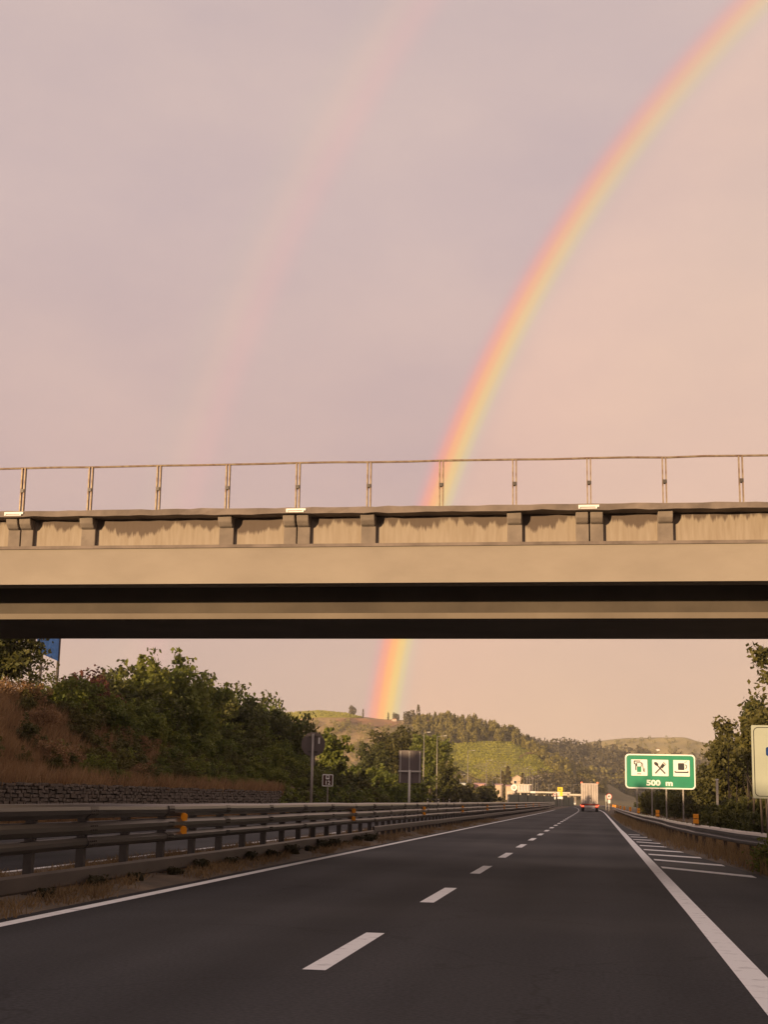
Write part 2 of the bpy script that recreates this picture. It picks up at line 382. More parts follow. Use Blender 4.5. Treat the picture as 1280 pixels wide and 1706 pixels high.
M['pole'] = mat('pole_steel', (.30, .27, .24), .5, metal=.5, vary=.12)
M['lamp_head'] = mat('lamp_head', (.5, .47, .41), .4, vary=.05)
M['truck_white'] = mat('trailer_white', (.56, .49, .43), .5, col2=(.42, .35, .30), scale=1.0)
M['door_rib'] = mat('door_rib', (.30, .25, .21), .6, vary=.1)
M['truck_red'] = mat('trailer_red', (.30, .035, .018), .5, vary=.15)
M['tyre'] = mat('tyre_rubber', (.015, .014, .013), .85)
M['tail'] = mat('tail_lamp', (1.0, .12, .05), .3, vary=0, emit=1.6)
M['bark'] = mat('bark', (.075, .055, .04), .9, col2=(.04, .03, .022), scale=6, stretch=(1, 1, .25), bump=.5)
M['stucco'] = mat('house_stucco', (.55, .42, .30), .85, vary=.08)
M['roof_tile'] = mat('roof_tile', (.30, .14, .08), .85, vary=.2, scale=3)
M['glass'] = mat('dark_glass', (.02, .022, .024), .15, vary=.05)
M['barrier_green'] = mat('noise_barrier_green', (.035, .05, .028), .55, vary=.15, scale=1)
M['pale_wall'] = mat('pale_wall', (.60, .54, .44), .8, vary=.08)
M['pale_blue'] = mat('pale_roof', (.50, .53, .52), .5, vary=.08)
M['pink_roof'] = mat('pink_roof', (.55, .32, .27), .7, vary=.08)
M['stone'] = [mat('stone_%d' % i, c, .9, vary=.25, scale=5, bump=.5) for i, c in enumerate([(.10, .078, .060), (.082, .064, .048), (.122, .096, .072), (.095, .07, .05)])]
M['mortar'] = mat('wall_core', (.07, .055, .042), .95, vary=.2)
G1, G2, G3, G4 = (.055, .072, .016), (.108, .132, .024), (.17, .185, .031), (.225, .22, .037)
M['leaf'] = leaf_mat('leaf_green', [G1, G2, G3, G4])
M['leaf_bright'] = leaf_mat('leaf_yellow_green', [(.075, .092, .016), (.13, .145, .022), (.19, .185, .032)])
M['leaf_dark'] = leaf_mat('leaf_dark', [(.045, .052, .015), (.085, .09, .022), (.135, .126, .03)])
M['leaf_olive'] = leaf_mat('leaf_olive', [(.050, .050, .014), (.095, .088, .021), (.15, .13, .03)])
M['leaf_red'] = leaf_mat('leaf_red_brown', [(.06, .03, .018), (.13, .045, .03), (.19, .075, .04)])
M['leaf_far'] = leaf_mat('leaf_far_wood', [(.12, .105, .026), (.19, .16, .036), (.27, .22, .048)], trans=.2)
M['leaf_wood'] = leaf_mat('leaf_far_dark_wood', [(.06, .05, .022), (.092, .075, .032), (.13, .104, .044)], trans=.1)
M['dry_grass'] = leaf_mat('dry_grass', [(.12, .078, .036), (.22, .145, .068), (.32, .22, .10)], nscale=.5)
M['red_grass'] = leaf_mat('russet_grass', [(.14, .078, .040), (.25, .145, .068), (.35, .225, .105)], nscale=.45)
M['weed'] = leaf_mat('weed', [(.022, .022, .009), (.04, .036, .014), (.07, .055, .02)])

# ------------------------------------------------------------------ setting: ground, roads, median, verge
def strip(name, xs, ys, z, material, kind='structure', parent=None, thick=0):
    """a ribbon along the road: xs(Y) -> (x0, x1)"""
    mb = MB(); V = []; F = []
    for y in ys:
        a, b = xs(y); o = bend(y)
        V += [(a + o, y, z), (b + o, y, z)]
    for i in range(len(ys) - 1): F.append((2 * i, 2 * i + 1, 2 * i + 3, 2 * i + 2))
    mb.add(V, F)
    o = mb.build(name, material, parent)
    if kind: o['kind'] = kind
    return o
def frange(a, b, s):
    out = []; x = a
    while x < b: out.append(x); x += s
    return out + [b]

BAR_R = [(-40, 6.2), (10, 5.6), (25, 4.6), (36, 4.05), (49, 3.25), (60, 3.05), (73, 2.95), (89, 2.65), (130, 2.5), (200, 2.5), (420, 2.5)]
def bar_r(y):
    for (a, xa), (b, xb) in zip(BAR_R, BAR_R[1:]):
        if y <= b: return xa + (xb - xa) * max(0, (y - a) / (b - a))
    return BAR_R[-1][1]
strip('ground', lambda y: (-1500, 1500), frange(-400, 3300, 100), -.12, M['ground'])
ys = frange(-60, 1000, 10)
road = strip('road', lambda y: (-6.75, bar_r(y) - .1 if y > 20 else bar_r(y) - .5), ys, 0, M['asphalt'])
road2 = strip('opposite_road', lambda y: (-19.6, -9.9), ys, 0, M['asphalt'])
LINE = .19
strip('edge_line', lambda y: (-6.32 - LINE / 2, -6.32 + LINE / 2), ys, .004, M['paint'], None, road)
strip('edge_line', lambda y: (1.30 - LINE / 2 - (.03 if 9 < y < 13 else 0), 1.30 + LINE / 2 + (.04 if y < 75 else 0)), ys, .004, M['paint'], None, road)
strip('edge_line', lambda y: (-10.34, -10.16), ys, .004, M['paint'], None, road2)
strip('edge_line', lambda y: (-18.3, -18.1), ys, .004, M['paint'], None, road2)
y = 12.35
dash_i = 0
while y < 420:
    strip('lane_dash', lambda q: (-2.44, -2.24), [y, y + 3.5], .004, M['paint'], None, road)
    y += 8.33
for y in frange(16, 380, 8.33):
    strip('lane_dash', lambda q: (-14.36, -14.14), [y, y + 3.5], .004, M['paint'], None, road2)
hatch = [((1.49, 34.3), (3.21, 31.0)), ((1.50, 38.8), (3.04, 36.3)), ((1.50, 42.7), (2.84, 41.0)), ((1.50, 46.9), (2.79, 45.2)), ((1.51, 51.3), (2.74, 49.8)), ((1.53, 55.9), (2.61, 53.8)), ((1.50, 59.4), (2.48, 58.5)), ((1.5, 63.8), (2.2, 63.3)), ((1.5, 68), (2.0, 67.7))]
for (a, b) in hatch:
    w = .48
    MB().add([(a[0], a[1] - w, .004), (b[0], b[1] - w, .004), (b[0], b[1] + w, .004), (a[0], a[1] + w, .004)], [(0, 1, 2, 3)]).build('hatch_stripe', M['paint'], road)

def heightfield(name, xs, ys, zf, material, kind='structure', smooth=True):
    X, Y = np.meshgrid(xs, ys)
    V = np.array([(x, y, zf(x, y)) for x, y in zip(X.ravel(), Y.ravel())])
    nx, ny = len(xs), len(ys)
    idx = np.arange(nx * ny).reshape(ny, nx)
    F = np.stack([idx[:-1, :-1], idx[:-1, 1:], idx[1:, 1:], idx[1:, :-1]], -1).reshape(-1, 4)
    o = link(name, np_mesh(name, V, F, smooth), material)
    if kind: o['kind'] = kind
    return o
def wob(x, y, s=1.0):
    return s * (math.sin(x * 1.7 + y * .9) + math.sin(y * 1.3 - x * .7 + 1.3) + math.sin(x * 3.1 - y * 2.3)) / 3
def median_z(x, y):
    t = min(1, max(0, (x + 10.0) / 3.3)); return .03 + .05 * math.sin(t * math.pi) + wob(x * 2, y, .012)
heightfield('median_strip', np.linspace(-9.95, -6.6, 12), np.arange(-20, 420, 1.0), lambda x, y: median_z(x, y) if x < -6.7 else .002, M['soil']).location.x = 0
def verge_z(x, y):
    d = x - bar_r(y); return .02 + max(0, d) * .03 + max(0, d - 14) * .05 + wob(x, y, .02)
vg = []
ysv = list(np.arange(-20, 300, 2.0)); us = [-.9, -.4, 0, .5, 1, 2, 4, 7, 11, 16, 24, 36, 50]
V = []; F = []
for y in ysv:
    for u in us: V.append((bar_r(y) + u * (1 if u > 0 else 1), y, verge_z(bar_r(y) + u, y) if u > -.9 else .003))
for i in range(len(ysv) - 1):
    for k in range(len(us) - 1):
        a = i * len(us) + k; F.append((a, a + 1, a + 1 + len(us), a + len(us)))
o = link('verge', np_mesh('verge', V, F, True), M['soil']); o['kind'] = 'structure'

# left bank behind the stone wall
def bank_z(x, y):
    h = 5.2 if y < 62 else 5.2 - (y - 62) * .018
    if y > 112: h *= max(0, 1 - ((y - 112) / 26) ** 1.3)
    h = max(h, 0)
    d = -20.45 - x
    if d <= 0: return 0
    base = min(1.55, h)
    t = min(1, d / 6.5); t = t * t * (3 - 2 * t)
    return base + max(0, h - base) * t + wob(x * .5, y * .35, .18) * min(1, d)
M['bank'] = mat('bank_soil', (.15, .088, .045), .95, col2=(.06, .042, .024), scale=.35, bump=.8, bscale=5)
heightfield('embankment', np.concatenate([np.linspace(-20.45, -30, 22), np.linspace(-32, -60, 12)]), np.arange(-90, 141, 1.5), bank_z, M['bank'])

# hills ------------------------------------------------------------------
def interp(pts, x):
    if x <= pts[0][0]: return pts[0][1]
    for (a, ya), (b, yb) in zip(pts, pts[1:]):
        if x <= b:
            t = (x - a) / (b - a); t = t * t * (3 - 2 * t) * .5 + t * .5
            return ya + (yb - ya) * t
    return pts[-1][1]
def hill(name, ridge, Dr, Db, material, rough=.6, power=1.0, dx=6):
    xs = np.arange(ridge[0][0], ridge[-1][0] + dx, dx); nt = 34
    ts = list(np.linspace(0, 1, nt)) + [1.08, 1.2, 1.4]
    V = []; F = []
    for x in xs:
        p = at_Y(x, interp(ridge, x), Dr)
        for t in ts:
            Y = Db + (Dr - Db) * t
            if t <= 1: z = p.z * t ** power
            else: z = p.z * max(0, 1 - ((t - 1) / .4) ** 1.3)
            X = p.x * Y / Dr
            n = rough * (math.sin(X * .031 + Y * .017) + .6 * math.sin(X * .067 - Y * .043 + 2) + .4 * math.sin(Y * .11 + X * .05)) * min(1, t * 3) * (1 if t < .97 else .3)
            V.append((X, Y, z - .2 + n))
    m = len(ts)
    for i in range(len(xs) - 1):
        for k in range(m - 1):
            a = i * m + k; F.append((a, a + m, a + m + 1, a + 1))
    o = link(name, np_mesh(name, V, F, True), material); o['kind'] = 'structure'
    bvh = BVHTree.FromPolygons([Vector(v) for v in V], F)
    return o, bvh
def hit(bvh, x, y):
    r = bvh.ray_cast(CAM, ray(x, y), 6000)
    return r[0], r[1]
M['hill_a'] = mat('ochre_slope', (.40, .265, .115), .95, col2=(.25, .17, .07), scale=.035, detail=8)
M['hill_b'] = mat('wooded_slope', (.17, .13, .045), .95, col2=(.10, .08, .03), scale=.05, detail=6)
M['hill_c'] = mat('dark_slope', (.07, .055, .028), .95, col2=(.04, .032, .018), scale=.04, detail=6)
M['hill_d'] = mat('far_slope', (.34, .265, .10), .95, col2=(.22, .17, .065), scale=.02, detail=9)
RA = [(-260, 1215), (100, 1205), (380, 1194), (480, 1187), (530, 1183), (575, 1187), (603, 1194), (640, 1198), (690, 1200), (740, 1216), (790, 1250), (830, 1290), (870, 1325)]
RB = [(650, 1212), (680, 1203), (705, 1199), (740, 1199), (780, 1203), (820, 1212), (850, 1223), (880, 1238), (910, 1252), (940, 1266), (980, 1288), (1010, 1305), (1050, 1325), (1080, 1335)]
RC = [(840, 1250), (880, 1238), (905, 1237), (940, 1245), (970, 1250), (1000, 1248), (1020, 1258), (1060, 1262), (1100, 1268), (1200, 1280), (1300, 1290), (1500, 1300)]
RD = [(840, 1236), (900, 1240), (950, 1243), (990, 1234), (1050, 1229.5), (1100, 1229), (1140, 1231), (1165, 1236), (1210, 1242), (1300, 1246), (1500, 1240)]
hill_a, bvh_a = hill('vineyard_hill', RA, 1150, 980, M['hill_a'])
hill_b, bvh_b = hill('wooded_hill', RB, 900, 750, M['hill_b'])
hill_c, bvh_c = hill('dark_hill', RC, 1300, 1120, M['hill_c'])
hill_d, bvh_d = hill('far_hill', RD, 1800, 1560, M['hill_d'], rough=2.5)

def vine_mat(name, a, b, angle, freq=.4):
    Mx = bpy.data.materials.new(name); Mx.use_nodes = True
    nt = Mx.node_tree; N = nt.nodes; L = nt.links; bs = N['Principled BSDF']; bs.inputs['Roughness'].default_value = .9
    tc = N.new('ShaderNodeTexCoord'); mp = N.new('ShaderNodeMapping'); mp.inputs['Rotation'].default_value = (0, 0, R(angle)); L.new(tc.outputs['Object'], mp.inputs[0])
    wv = N.new('ShaderNodeTexWave'); wv.inputs['Scale'].default_value = freq; wv.inputs['Distortion'].default_value = 1.5; wv.inputs['Detail'].default_value = 2; wv.inputs['Detail Scale'].default_value = .6; L.new(mp.outputs[0], wv.inputs['Vector'])
    nz = N.new('ShaderNodeTexNoise'); nz.inputs['Scale'].default_value = .02; nz.inputs['Detail'].default_value = 6; L.new(tc.outputs['Object'], nz.inputs['Vector'])
    ad = N.new('ShaderNodeMath'); ad.operation = 'MULTIPLY_ADD'; L.new(wv.outputs['Fac'], ad.inputs[0]); ad.inputs[1].default_value = .35; L.new(nz.outputs['Fac'], ad.inputs[2])
    rp = N.new('ShaderNodeValToRGB'); L.new(ad.outputs[0], rp.inputs[0]); e = rp.color_ramp.elements
    e[0].position = .35; e[0].color = (*b, 1); e[1].position = .85; e[1].color = (*a, 1)
    L.new(rp.outputs[0], bs.inputs['Base Color']); return Mx
M['vine'] = vine_mat('vineyard_green', (.38, .345, .045), (.29, .265, .033), 25, .22)
M['vine2'] = vine_mat('vineyard_light', (.36, .30, .07), (.14, .135, .028), 62, .12)
M['track'] = mat('dirt_track', (.42, .31, .18), .95, vary=.15, scale=.2)
M['earth'] = mat('bare_earth', (.34, .17, .075), .95, col2=(.18, .10, .05), scale=.08)
def patch(name, bvh, top, bot, material, lift=.4, nx=40, ny=14, kind='structure', parent=None):
    """a field lying on a hill between an upper and a lower boundary"""
    x0, x1 = max(top[0][0], bot[0][0]), min(top[-1][0], bot[-1][0])
    V = []; ok = []
    for i in range(nx):
        x = x0 + (x1 - x0) * i / (nx - 1); a, b = interp(top, x), interp(bot, x)
        for k in range(ny):
            h, n = hit(bvh, x, a + (b - a) * k / (ny - 1))
            ok.append(h is not None)
            V.append((h.x, h.y, h.z + lift) if h is not None else (0, 0, -50))
    F = []
    for i in range(nx - 1):
        for k in range(ny - 1):
            q = (i * ny + k, i * ny + k + 1, (i + 1) * ny + k + 1, (i + 1) * ny + k)
            if all(ok[j] for j in q): F.append(q)
    o = link(name, np_mesh(name, V, F, True), material, parent)
    if kind: o['kind'] = kind
    return o
patch('vineyard_field', bvh_a, [(470, 1188), (530, 1184.2), (575, 1188.2), (604, 1196)], [(470, 1200), (530, 1196), (575, 1196), (604, 1197)], M['vine'])
patch('bare_earth_field', bvh_a, [(560, 1199), (590, 1197), (640, 1199.3), (668, 1203)], [(560, 1202), (590, 1206), (640, 1214), (668, 1210)], M['earth'])
patch('vineyard_field', bvh_b, [(735, 1245), (760, 1240), (800, 1236), (840, 1236), (868, 1238), (884, 1254), (925, 1290)], [(735, 1262), (760, 1282), (800, 1300), (840, 1303), (868, 1302), (884, 1298), (925, 1291)], M['vine'], .5)
patch('vineyard_field', bvh_b, [(790, 1276), (830, 1270), (862, 1276), (880, 1284)], [(790, 1282), (830, 1297), (862, 1299), (880, 1298)], M['vine2'], .9)
patch('dirt_track', bvh_b, [(862, 1305), (885, 1298), (905, 1291), (925, 1290), (945, 1296)], [(862, 1309), (885, 1302), (905, 1294.5), (925, 1292.5), (945, 1298)], M['track'], 1.0, ny=4)
patch('dirt_track', bvh_b, [(866, 1262), (878, 1256), (895, 1257)], [(866, 1266), (878, 1259), (895, 1258.5)], M['earth'], 1.0, ny=3)

# ------------------------------------------------------------------ vegetation
def leaf_quads(P, size, rng, up=.35, aspect=1.7, out=None):
    """one folded-free leaf quad per point"""
    n = len(P)
    nrm = rng.normal(size=(n, 3)); nrm[:, 2] += up
    if out is not None: nrm += out * .6
    nrm /= np.linalg.norm(nrm, axis=1, keepdims=True)
    a = rng.normal(size=(n, 3)); a -= nrm * np.sum(a * nrm, 1, keepdims=True); a /= np.linalg.norm(a, axis=1, keepdims=True)
    b = np.cross(nrm, a)
    s = (size * rng.uniform(.6, 1.35, n))[:, None]
    L_ = a * s * aspect * .5; W_ = b * s * .5
    V = np.stack([P - L_, P + W_ - L_ * .1, P + L_, P - W_ - L_ * .1], 1).reshape(-1, 3)
    F = np.arange(n * 4).reshape(n, 4)
    return V, F
def clumps_in(rng, n, rx, ry, rz, cz, shell=.55, flat_bottom=.75):
    out = []
    while len(out) < n:
        d = rng.normal(size=3); d /= np.linalg.norm(d)
        r = rng.uniform(shell, 1.0)
        k = 1 + .22 * math.sin(d[0] * 5 + rz) + .18 * math.sin(d[1] * 6 + d[2] * 4)
        p = np.array([d[0] * rx * r * k, d[1] * ry * r * k, d[2] * rz * r * k])
        if p[2] < -rz * flat_bottom: continue
        out.append(p + np.array([0, 0, cz]))
    return np.array(out)
def crown_mesh(name, rng, clumps, crad, per, leaf, up=.35, spike=0):
    P = []; O = []
    for c in clumps:
        r = crad * rng.uniform(.55, 1.25)
        q = np.clip(rng.normal(size=(per, 3)), -1.7, 1.7) * r * np.array([.55, .55, .42])
        if spike and rng.random() < spike:
            q[:, 2] = np.abs(q[:, 2]) * 1.7; q[:, :2] *= .5
        P.append(c + q); O.append(q / (np.linalg.norm(q, axis=1, keepdims=True) + 1e-6))
    P = np.concatenate(P); O = np.concatenate(O)
    V, F = leaf_quads(P, leaf, rng, up, out=O)
    return np_mesh(name, V, F)
def trunk_mb(rng, h, r, clumps, nlimb=7, lean=.12):
    mb = MB()
    top = Vector((rng.normal() * lean * h * .4, rng.normal() * lean * h * .4, h))
    pts = [Vector((0, 0, -.3)), Vector((top.x * .15, top.y * .1, h * .3)), Vector((top.x * .5, top.y * .6, h * .65)), top]
    mb.tube(pts, [r * 1.25, r, r * .75, r * .4], 8)
    for c in clumps[rng.choice(len(clumps), min(nlimb, len(clumps)), False)]:
        c = Vector(c); t = rng.uniform(.35, .85)
        a = pts[1].lerp(pts[3], t); mid = a.lerp(c, .5) + Vector((0, 0, rng.uniform(-.2, .3)))
        mb.tube([a, mid, c], [r * .42, r * .28, r * .08], 5)
    return mb
def make_tree(name, label, cat, seed, rx, rz, cz, nclump, crad, per, leaf, material, trunk_h, trunk_r, group=None, spike=0, nlimb=8, shell=.5, loc=(0, 0, 0)):
    rng = np.random.default_rng(seed)
    cl = clumps_in(rng, nclump, rx, rx, rz, cz, shell)
    t = thing(name, label, cat, loc, group)
    link('crown', crown_mesh('crown', rng, cl, crad, per, leaf, spike=spike), material, t)
    trunk_mb(rng, trunk_h, trunk_r, cl, nlimb).build('trunk', M['bark'], t, smooth=True)
    return t
def make_shrub(seed, material, label, group, h=2.4, rx=1.35, leaf=.11, n=70, per=60, spike=.25, name='shrub', cat='shrub', stems=5):
    rng = np.random.default_rng(seed)
    cl = clumps_in(rng, n, rx, rx, h * .5, h * .5, .35, .95)
    t = thing(name, label, cat, (0, 0, 0), group)
    link('foliage', crown_mesh('foliage', rng, cl, .42, per, leaf, spike=spike), material, t)
    mb = MB()
    for i in range(stems):
        c = Vector(cl[rng.integers(len(cl))]); b = Vector((rng.normal() * .15, rng.normal() * .15, -.25))
        mb.tube([b, b.lerp(c, .5) + Vector((0, 0, .2)), c], [.05, .035, .012], 5)
    mb.build('stem', M['bark'], t)
    return t

used = set()
def place(proto, loc, scale=1.0, rz=None, label=None, stretch=1.0):
    rz = random.uniform(0, 6.28) if rz is None else rz
    s = (scale, scale, scale * stretch)
    if proto.name not in used:
        used.add(proto.name)
        # the caller's first placing moves the source itself
        proto.location = loc; proto.rotation_euler = (0, 0, rz); proto.scale = s
        if label: proto['label'] = label
        return proto
    return copy_thing(proto, loc, rz, s, label)

GB = 'shrubs overgrowing the bank behind the stone wall'
LB = 'dark green leafy shrub in the overgrown bank behind the stone wall'
bank_shrubs = [make_shrub(20 + i, M['leaf'], LB, GB) for i in range(3)] + [make_shrub(30, M['leaf_dark'], LB, GB)]
LBB = 'yellow-green bushy shrub halfway up the overgrown bank'
bright_shrub = make_shrub(40, M['leaf_bright'], LBB, 'yellow-green shrubs on the bank', spike=.4)
LRR = 'thin russet shrub with sparse reddish leaves on top of the bank'
red_shrub = make_shrub(50, M['leaf_red'], LRR, 'russet shrubs on top of the bank', n=34, per=30, spike=.5, leaf=.10)
# skyline shrubs and small trees along the bank top: where each top stands
sky = [(120, 1112, 'r'), (138, 1108, 'r'), (160, 1118, 'r'), (178, 1122, 'd'), (200, 1118, 'd'), (222, 1122, 'd'), (98, 1128, 'd'),
       (262, 1090, 'b'), (247, 1104, 'b'), (284, 1102, 'b'), (303, 1112, 'g'), (318, 1122, 'g'), (338, 1132, 'd'), (352, 1140, 'g'), (372, 1138, 'g'), (388, 1148, 'd'), (405, 1155, 'g'),
       (420, 1164, 'g'), (438, 1163, 'd'), (452, 1170, 'g'), (466, 1176, 'g'), (477, 1182, 'd'), (484, 1200, 'g')]
for i, (px, py, k) in enumerate(sky):
    X = -26.5 + random.uniform(-1.5, 1.0)
    p = at_X(px, py, X); zb = bank_z(p.x, p.y) - .2
    h = p.z - zb
    pr = {'r': red_shrub, 'd': bank_shrubs[3], 'b': bright_shrub, 'g': bank_shrubs[i % 3]}[k]
    s = h / 2.5 if k != 'r' else h / 2.5
    lab = {262: 'tallest yellow-green bush on the skyline of the overgrown bank', 247: 'yellow-green bush just left of the tallest one on the bank skyline', 284: 'yellow-green bush just right of the tallest one on the bank skyline'}.get(px)
    w = place(pr, (p.x, p.y, zb), min(s, 1.7), label=lab, stretch=max(1.0, s / min(s, 1.7)))
    if lab and 'group' in w: del w['group']
n = 0
for i in range(1500):
    y = random.uniform(68, 128); x = random.uniform(-29.5, -21.2)
    fr = (y - 68) / 60
    z = bank_z(x, y)
    if y < 74 and random.random() < .75: continue
    s = random.uniform(.55, 1.05) * (.75 + .35 * min(1, (-21 - x) / 5))
    u = random.random()
    if x > -23.6 and u < .5: s *= .7
    pr = bright_shrub if (-25.5 < x < -22.5 and u < .28) else bank_shrubs[random.randrange(4)]
    place(pr, (x, y, z - .15), s, label=LBB if pr is bright_shrub else None)
    if pr is bright_shrub: pass
    n += 1
    if n > 165: break
for o in list(bpy.data.objects):
    if o.parent is None and o.get('label') == LBB: o['group'] = 'yellow-green shrubs on the bank'
for i in range(34):
    y = random.uniform(58, 93); x = random.uniform(-22.6, -20.7)
    place(bank_shrubs[i % 4], (x, y, bank_z(x, y) - .12), random.uniform(.32, .62))
# small shrubs among the russet grass of the near bank
LN = 'low olive-brown shrub in the russet grass of the bank'
olive_shrub = make_shrub(60, M['leaf_olive'], LN, 'low shrubs in the russet grass', n=50, per=45)
for x, y, s in [(-22.6, 52, .55), (-23.5, 58, .6), (-22.2, 63, .6), (-24, 66, .75), (-22.8, 69, .7), (-25.2, 62, .55), (-23.2, 47.5, .5), (-21.8, 57, .45), (-25, 70, .8), (-22.0, 73, .6)]:
    place(olive_shrub, (x, y, bank_z(x, y) - .1), s)
_r = np.random.default_rng(77)
cl = []
for i in range(420):
    y = _r.uniform(-70, 43); x = _r.uniform(-33.5, -28.5); k = 1.0 if y > 22 else .9
    cl.append((x, y, bank_z(x, y) + _r.uniform(0, 1.15 if 4 < y < 40 else .55) * k))  # unseen growth on the bank crest, heights shaped to shade the sign backs
tag(link('thicket', crown_mesh('thicket', _r, np.array(cl), .75, 42, .24), M['leaf_dark']), 'dark thicket added out of view along the bank crest to shade the signs', 'thicket', kind='stuff')
LQ = 'low russet bush with withered leaves in the long grass of the bank'
russet = make_shrub(61, M['red_grass'], LQ, 'low russet bushes in the long grass', n=46, per=55, leaf=.09)
_q = random.Random(3)
for i in range(34):
    y = _q.uniform(46, 76); x = _q.uniform(-26.5, -21.0)
    place(russet if _q.random() < .5 else olive_shrub, (x, y, bank_z(x, y) - .12), _q.uniform(.35, .72))
# trees at the near end of the bank
bank_tree = make_tree('tree', 'dark loose-leaved tree on top of the bank, partly hidden by the bridge', 'tree', 71, 1.9, 2.6, 3.6, 140, .6, 52, .15, M['leaf_dark'], 4.2, .14)
p = at_X(-8, 1100, -28.0); bank_tree.location = (p.x, p.y, bank_z(p.x, p.y) - .3)
bt2 = make_tree('tree', 'thin olive tree on the bank in front of the blue sign panel', 'tree', 72, 1.1, 2.0, 3.0, 20, .38, 24, .12, M['leaf_olive'], 3.4, .08)
p = at_X(50, 1110, -28.5); bt2.location = (p.x, p.y, bank_z(p.x, p.y) - .3)

# trees and bushes beyond the end of the bank
def tree_at(px, ptop, Y, name, label, seed, wpx, material, frac=.80, leaf=.26, nclump=130, per=55, group=None, spike=0, trunk_frac=.55, aspect=None):
    """tree whose top stands at the given sight line; wpx = crown width in photo pixels"""
    p = at_Y(px, ptop, Y); H = p.z + .1
    rx = wpx / FPX * Y * .5; rz = H * frac * .5
    return make_tree(name, label, 'tree', seed, rx * .88, rz * .88, H - rz, nclump, max(.5, rx * .26), per, leaf, material, H * trunk_frac, H * .018, group, spike, 10, .35, (p.x, Y, -.1))
tree_at(556, 1203, 150, 'tree', 'small dark green tree with pointed crown behind the round sign', 81, 58, M['leaf'], .85, .24, 90, 60)
tree_at(660, 1201, 245, 'tree', 'broad dark tree, tallest of the clump behind the square sign back', 82, 92, M['leaf_olive'], .86, .30, 190, 60)
tree_at(718, 1212, 236, 'tree', 'round leafy tree at the far edge of the clump, beside the lamp post', 83, 76, M['leaf'], .88, .28, 150, 60)
tree_at(620, 1232, 232, 'tree', 'lower dark tree in the clump between the round sign and the square sign', 84, 62, M['leaf_dark'], .88, .26, 110, 60)
tree_at(740, 1262, 226, 'tree', 'low dark bushy tree in front of the hillside vineyard', 85, 44, M['leaf_dark'], .92, .24, 90, 60)
LM = 'dark green bush in the thicket beyond the end of the bank'
mid_shrubs = [make_shrub(90 + i, mm, LM, 'bushes beyond the end of the bank', h=3.2, rx=2.0, leaf=.2, n=60, per=55, name='bush', cat='bush') for i, mm in enumerate((M['leaf'], M['leaf_dark'], M['leaf_olive']))]
for i in range(84):
    y = random.uniform(118, 168) if i % 3 else random.uniform(168, 225); x = random.uniform(-36, -21.2) - (y - 118) * .03
    px_top = random.uniform(.8, 1.35)
    place(mid_shrubs[i % 3], (x, y, -.1), px_top * (1.15 if x < -25 else .8))
for i in range(34):
    y = 92.5 + i * 1.5; x = -20.25 - random.uniform(0, .35)
    place(mid_shrubs[i % 3], (x, y, -.15), random.uniform(.5, .68))
LG = 'olive bush on the flat between the road and the vineyard hill'
far_shrub = make_shrub(95, M['leaf_olive'], LG, 'bushes on the flat below the vineyard hill', h=4, rx=3.2, leaf=.45, n=46, per=26, spike=.1, name='bush', cat='bush')
for i in range(120):
    y = random.uniform(255, 412); x = random.uniform(-22, -48) - (y - 255) * .02
    place(far_shrub, (x + bend(y), y, -.1), random.uniform(.8, 1.35) * (.92 if y > 350 else .8))

# right side trees
rt1 = tree_at(1306, 1150, 74, 'tree', 'tall dark tree rising behind the cream sign', 101, 185, M['leaf_olive'], .8, .17, 230, 60)
rt2 = tree_at(1215, 1200, 96, 'tree', 'leafy tree with broken outline between the green sign and the cream sign', 102, 92, M['leaf_olive'], .82, .17, 150, 55)
rt3 = tree_at(1180, 1272, 112, 'tree', 'low tree whose leaves overlap the corner of the green sign', 103, 60, M['leaf_olive'], .86, .16, 90, 55)
rt4 = tree_at(1262, 1160, 90, 'tree', 'dense tree just behind the upper corner of the cream sign', 104, 78, M['leaf_dark'], .7, .17, 120, 60)
def overhang():
    t = thing('tree', 'tree leaning in with one leafy branch hanging in the sky', 'tree', (9.6, 58, 0))
    rng = np.random.default_rng(107)
    tips = [at_Y(1262, 1084, 58), at_Y(1275, 1090, 58), at_Y(1270, 1100, 58.3), at_Y(1285, 1086, 58.2), at_Y(1266, 1104, 57.8), at_Y(1290, 1100, 58), at_Y(1279, 1127, 58.1), at_Y(1300, 1095, 58.1), at_Y(1310, 1110, 58.3)]
    cl = np.array([np.array(p) - np.array((9.6, 58, 0)) for p in tips])
    more = clumps_in(rng, 60, 1.6, 1.6, 2.0, 8.2, .3); more[:, 0] += .6
    link('crown', crown_mesh('crown', rng, np.concatenate([np.repeat(cl, 2, 0), more]), .30, 34, .13), M['leaf_olive'], t)
    mb = MB(); mb.tube([(0, 0, -.3), (.05, 0, 3), (.2, .1, 6), (.3, 0, 8.6)], [.22, .18, .12, .05], 8)
    for c in cl: mb.tube([(.2, .1, 6.2), Vector((.2, .1, 6.2)).lerp(Vector(c), .6) + Vector((0, 0, .15)), c], [.06, .035, .01], 5)
    mb.build('trunk', M['bark'], t, smooth=True)
overhang()
LS = 'dark olive bush in the thicket behind the roadside barrier'
side_shrubs = [make_shrub(110 + i, mm, LS, 'bushes behind the roadside barrier', h=3.0, rx=1.7, leaf=.14, n=70, per=55, name='bush', cat='bush') for i, mm in enumerate((M['leaf_olive'], M['leaf_dark'], M['leaf_olive']))]
for i in range(80):
    y = random.uniform(58, 215)
    off = random.uniform(3.2, 13) + (6.0 if 72 < y < 122 else 0)
    x = bar_r(y) + off
    place(side_shrubs[i % 3], (x, y, -.05), random.uniform(.6, 1.1) + (.35 if off > 9 else 0))
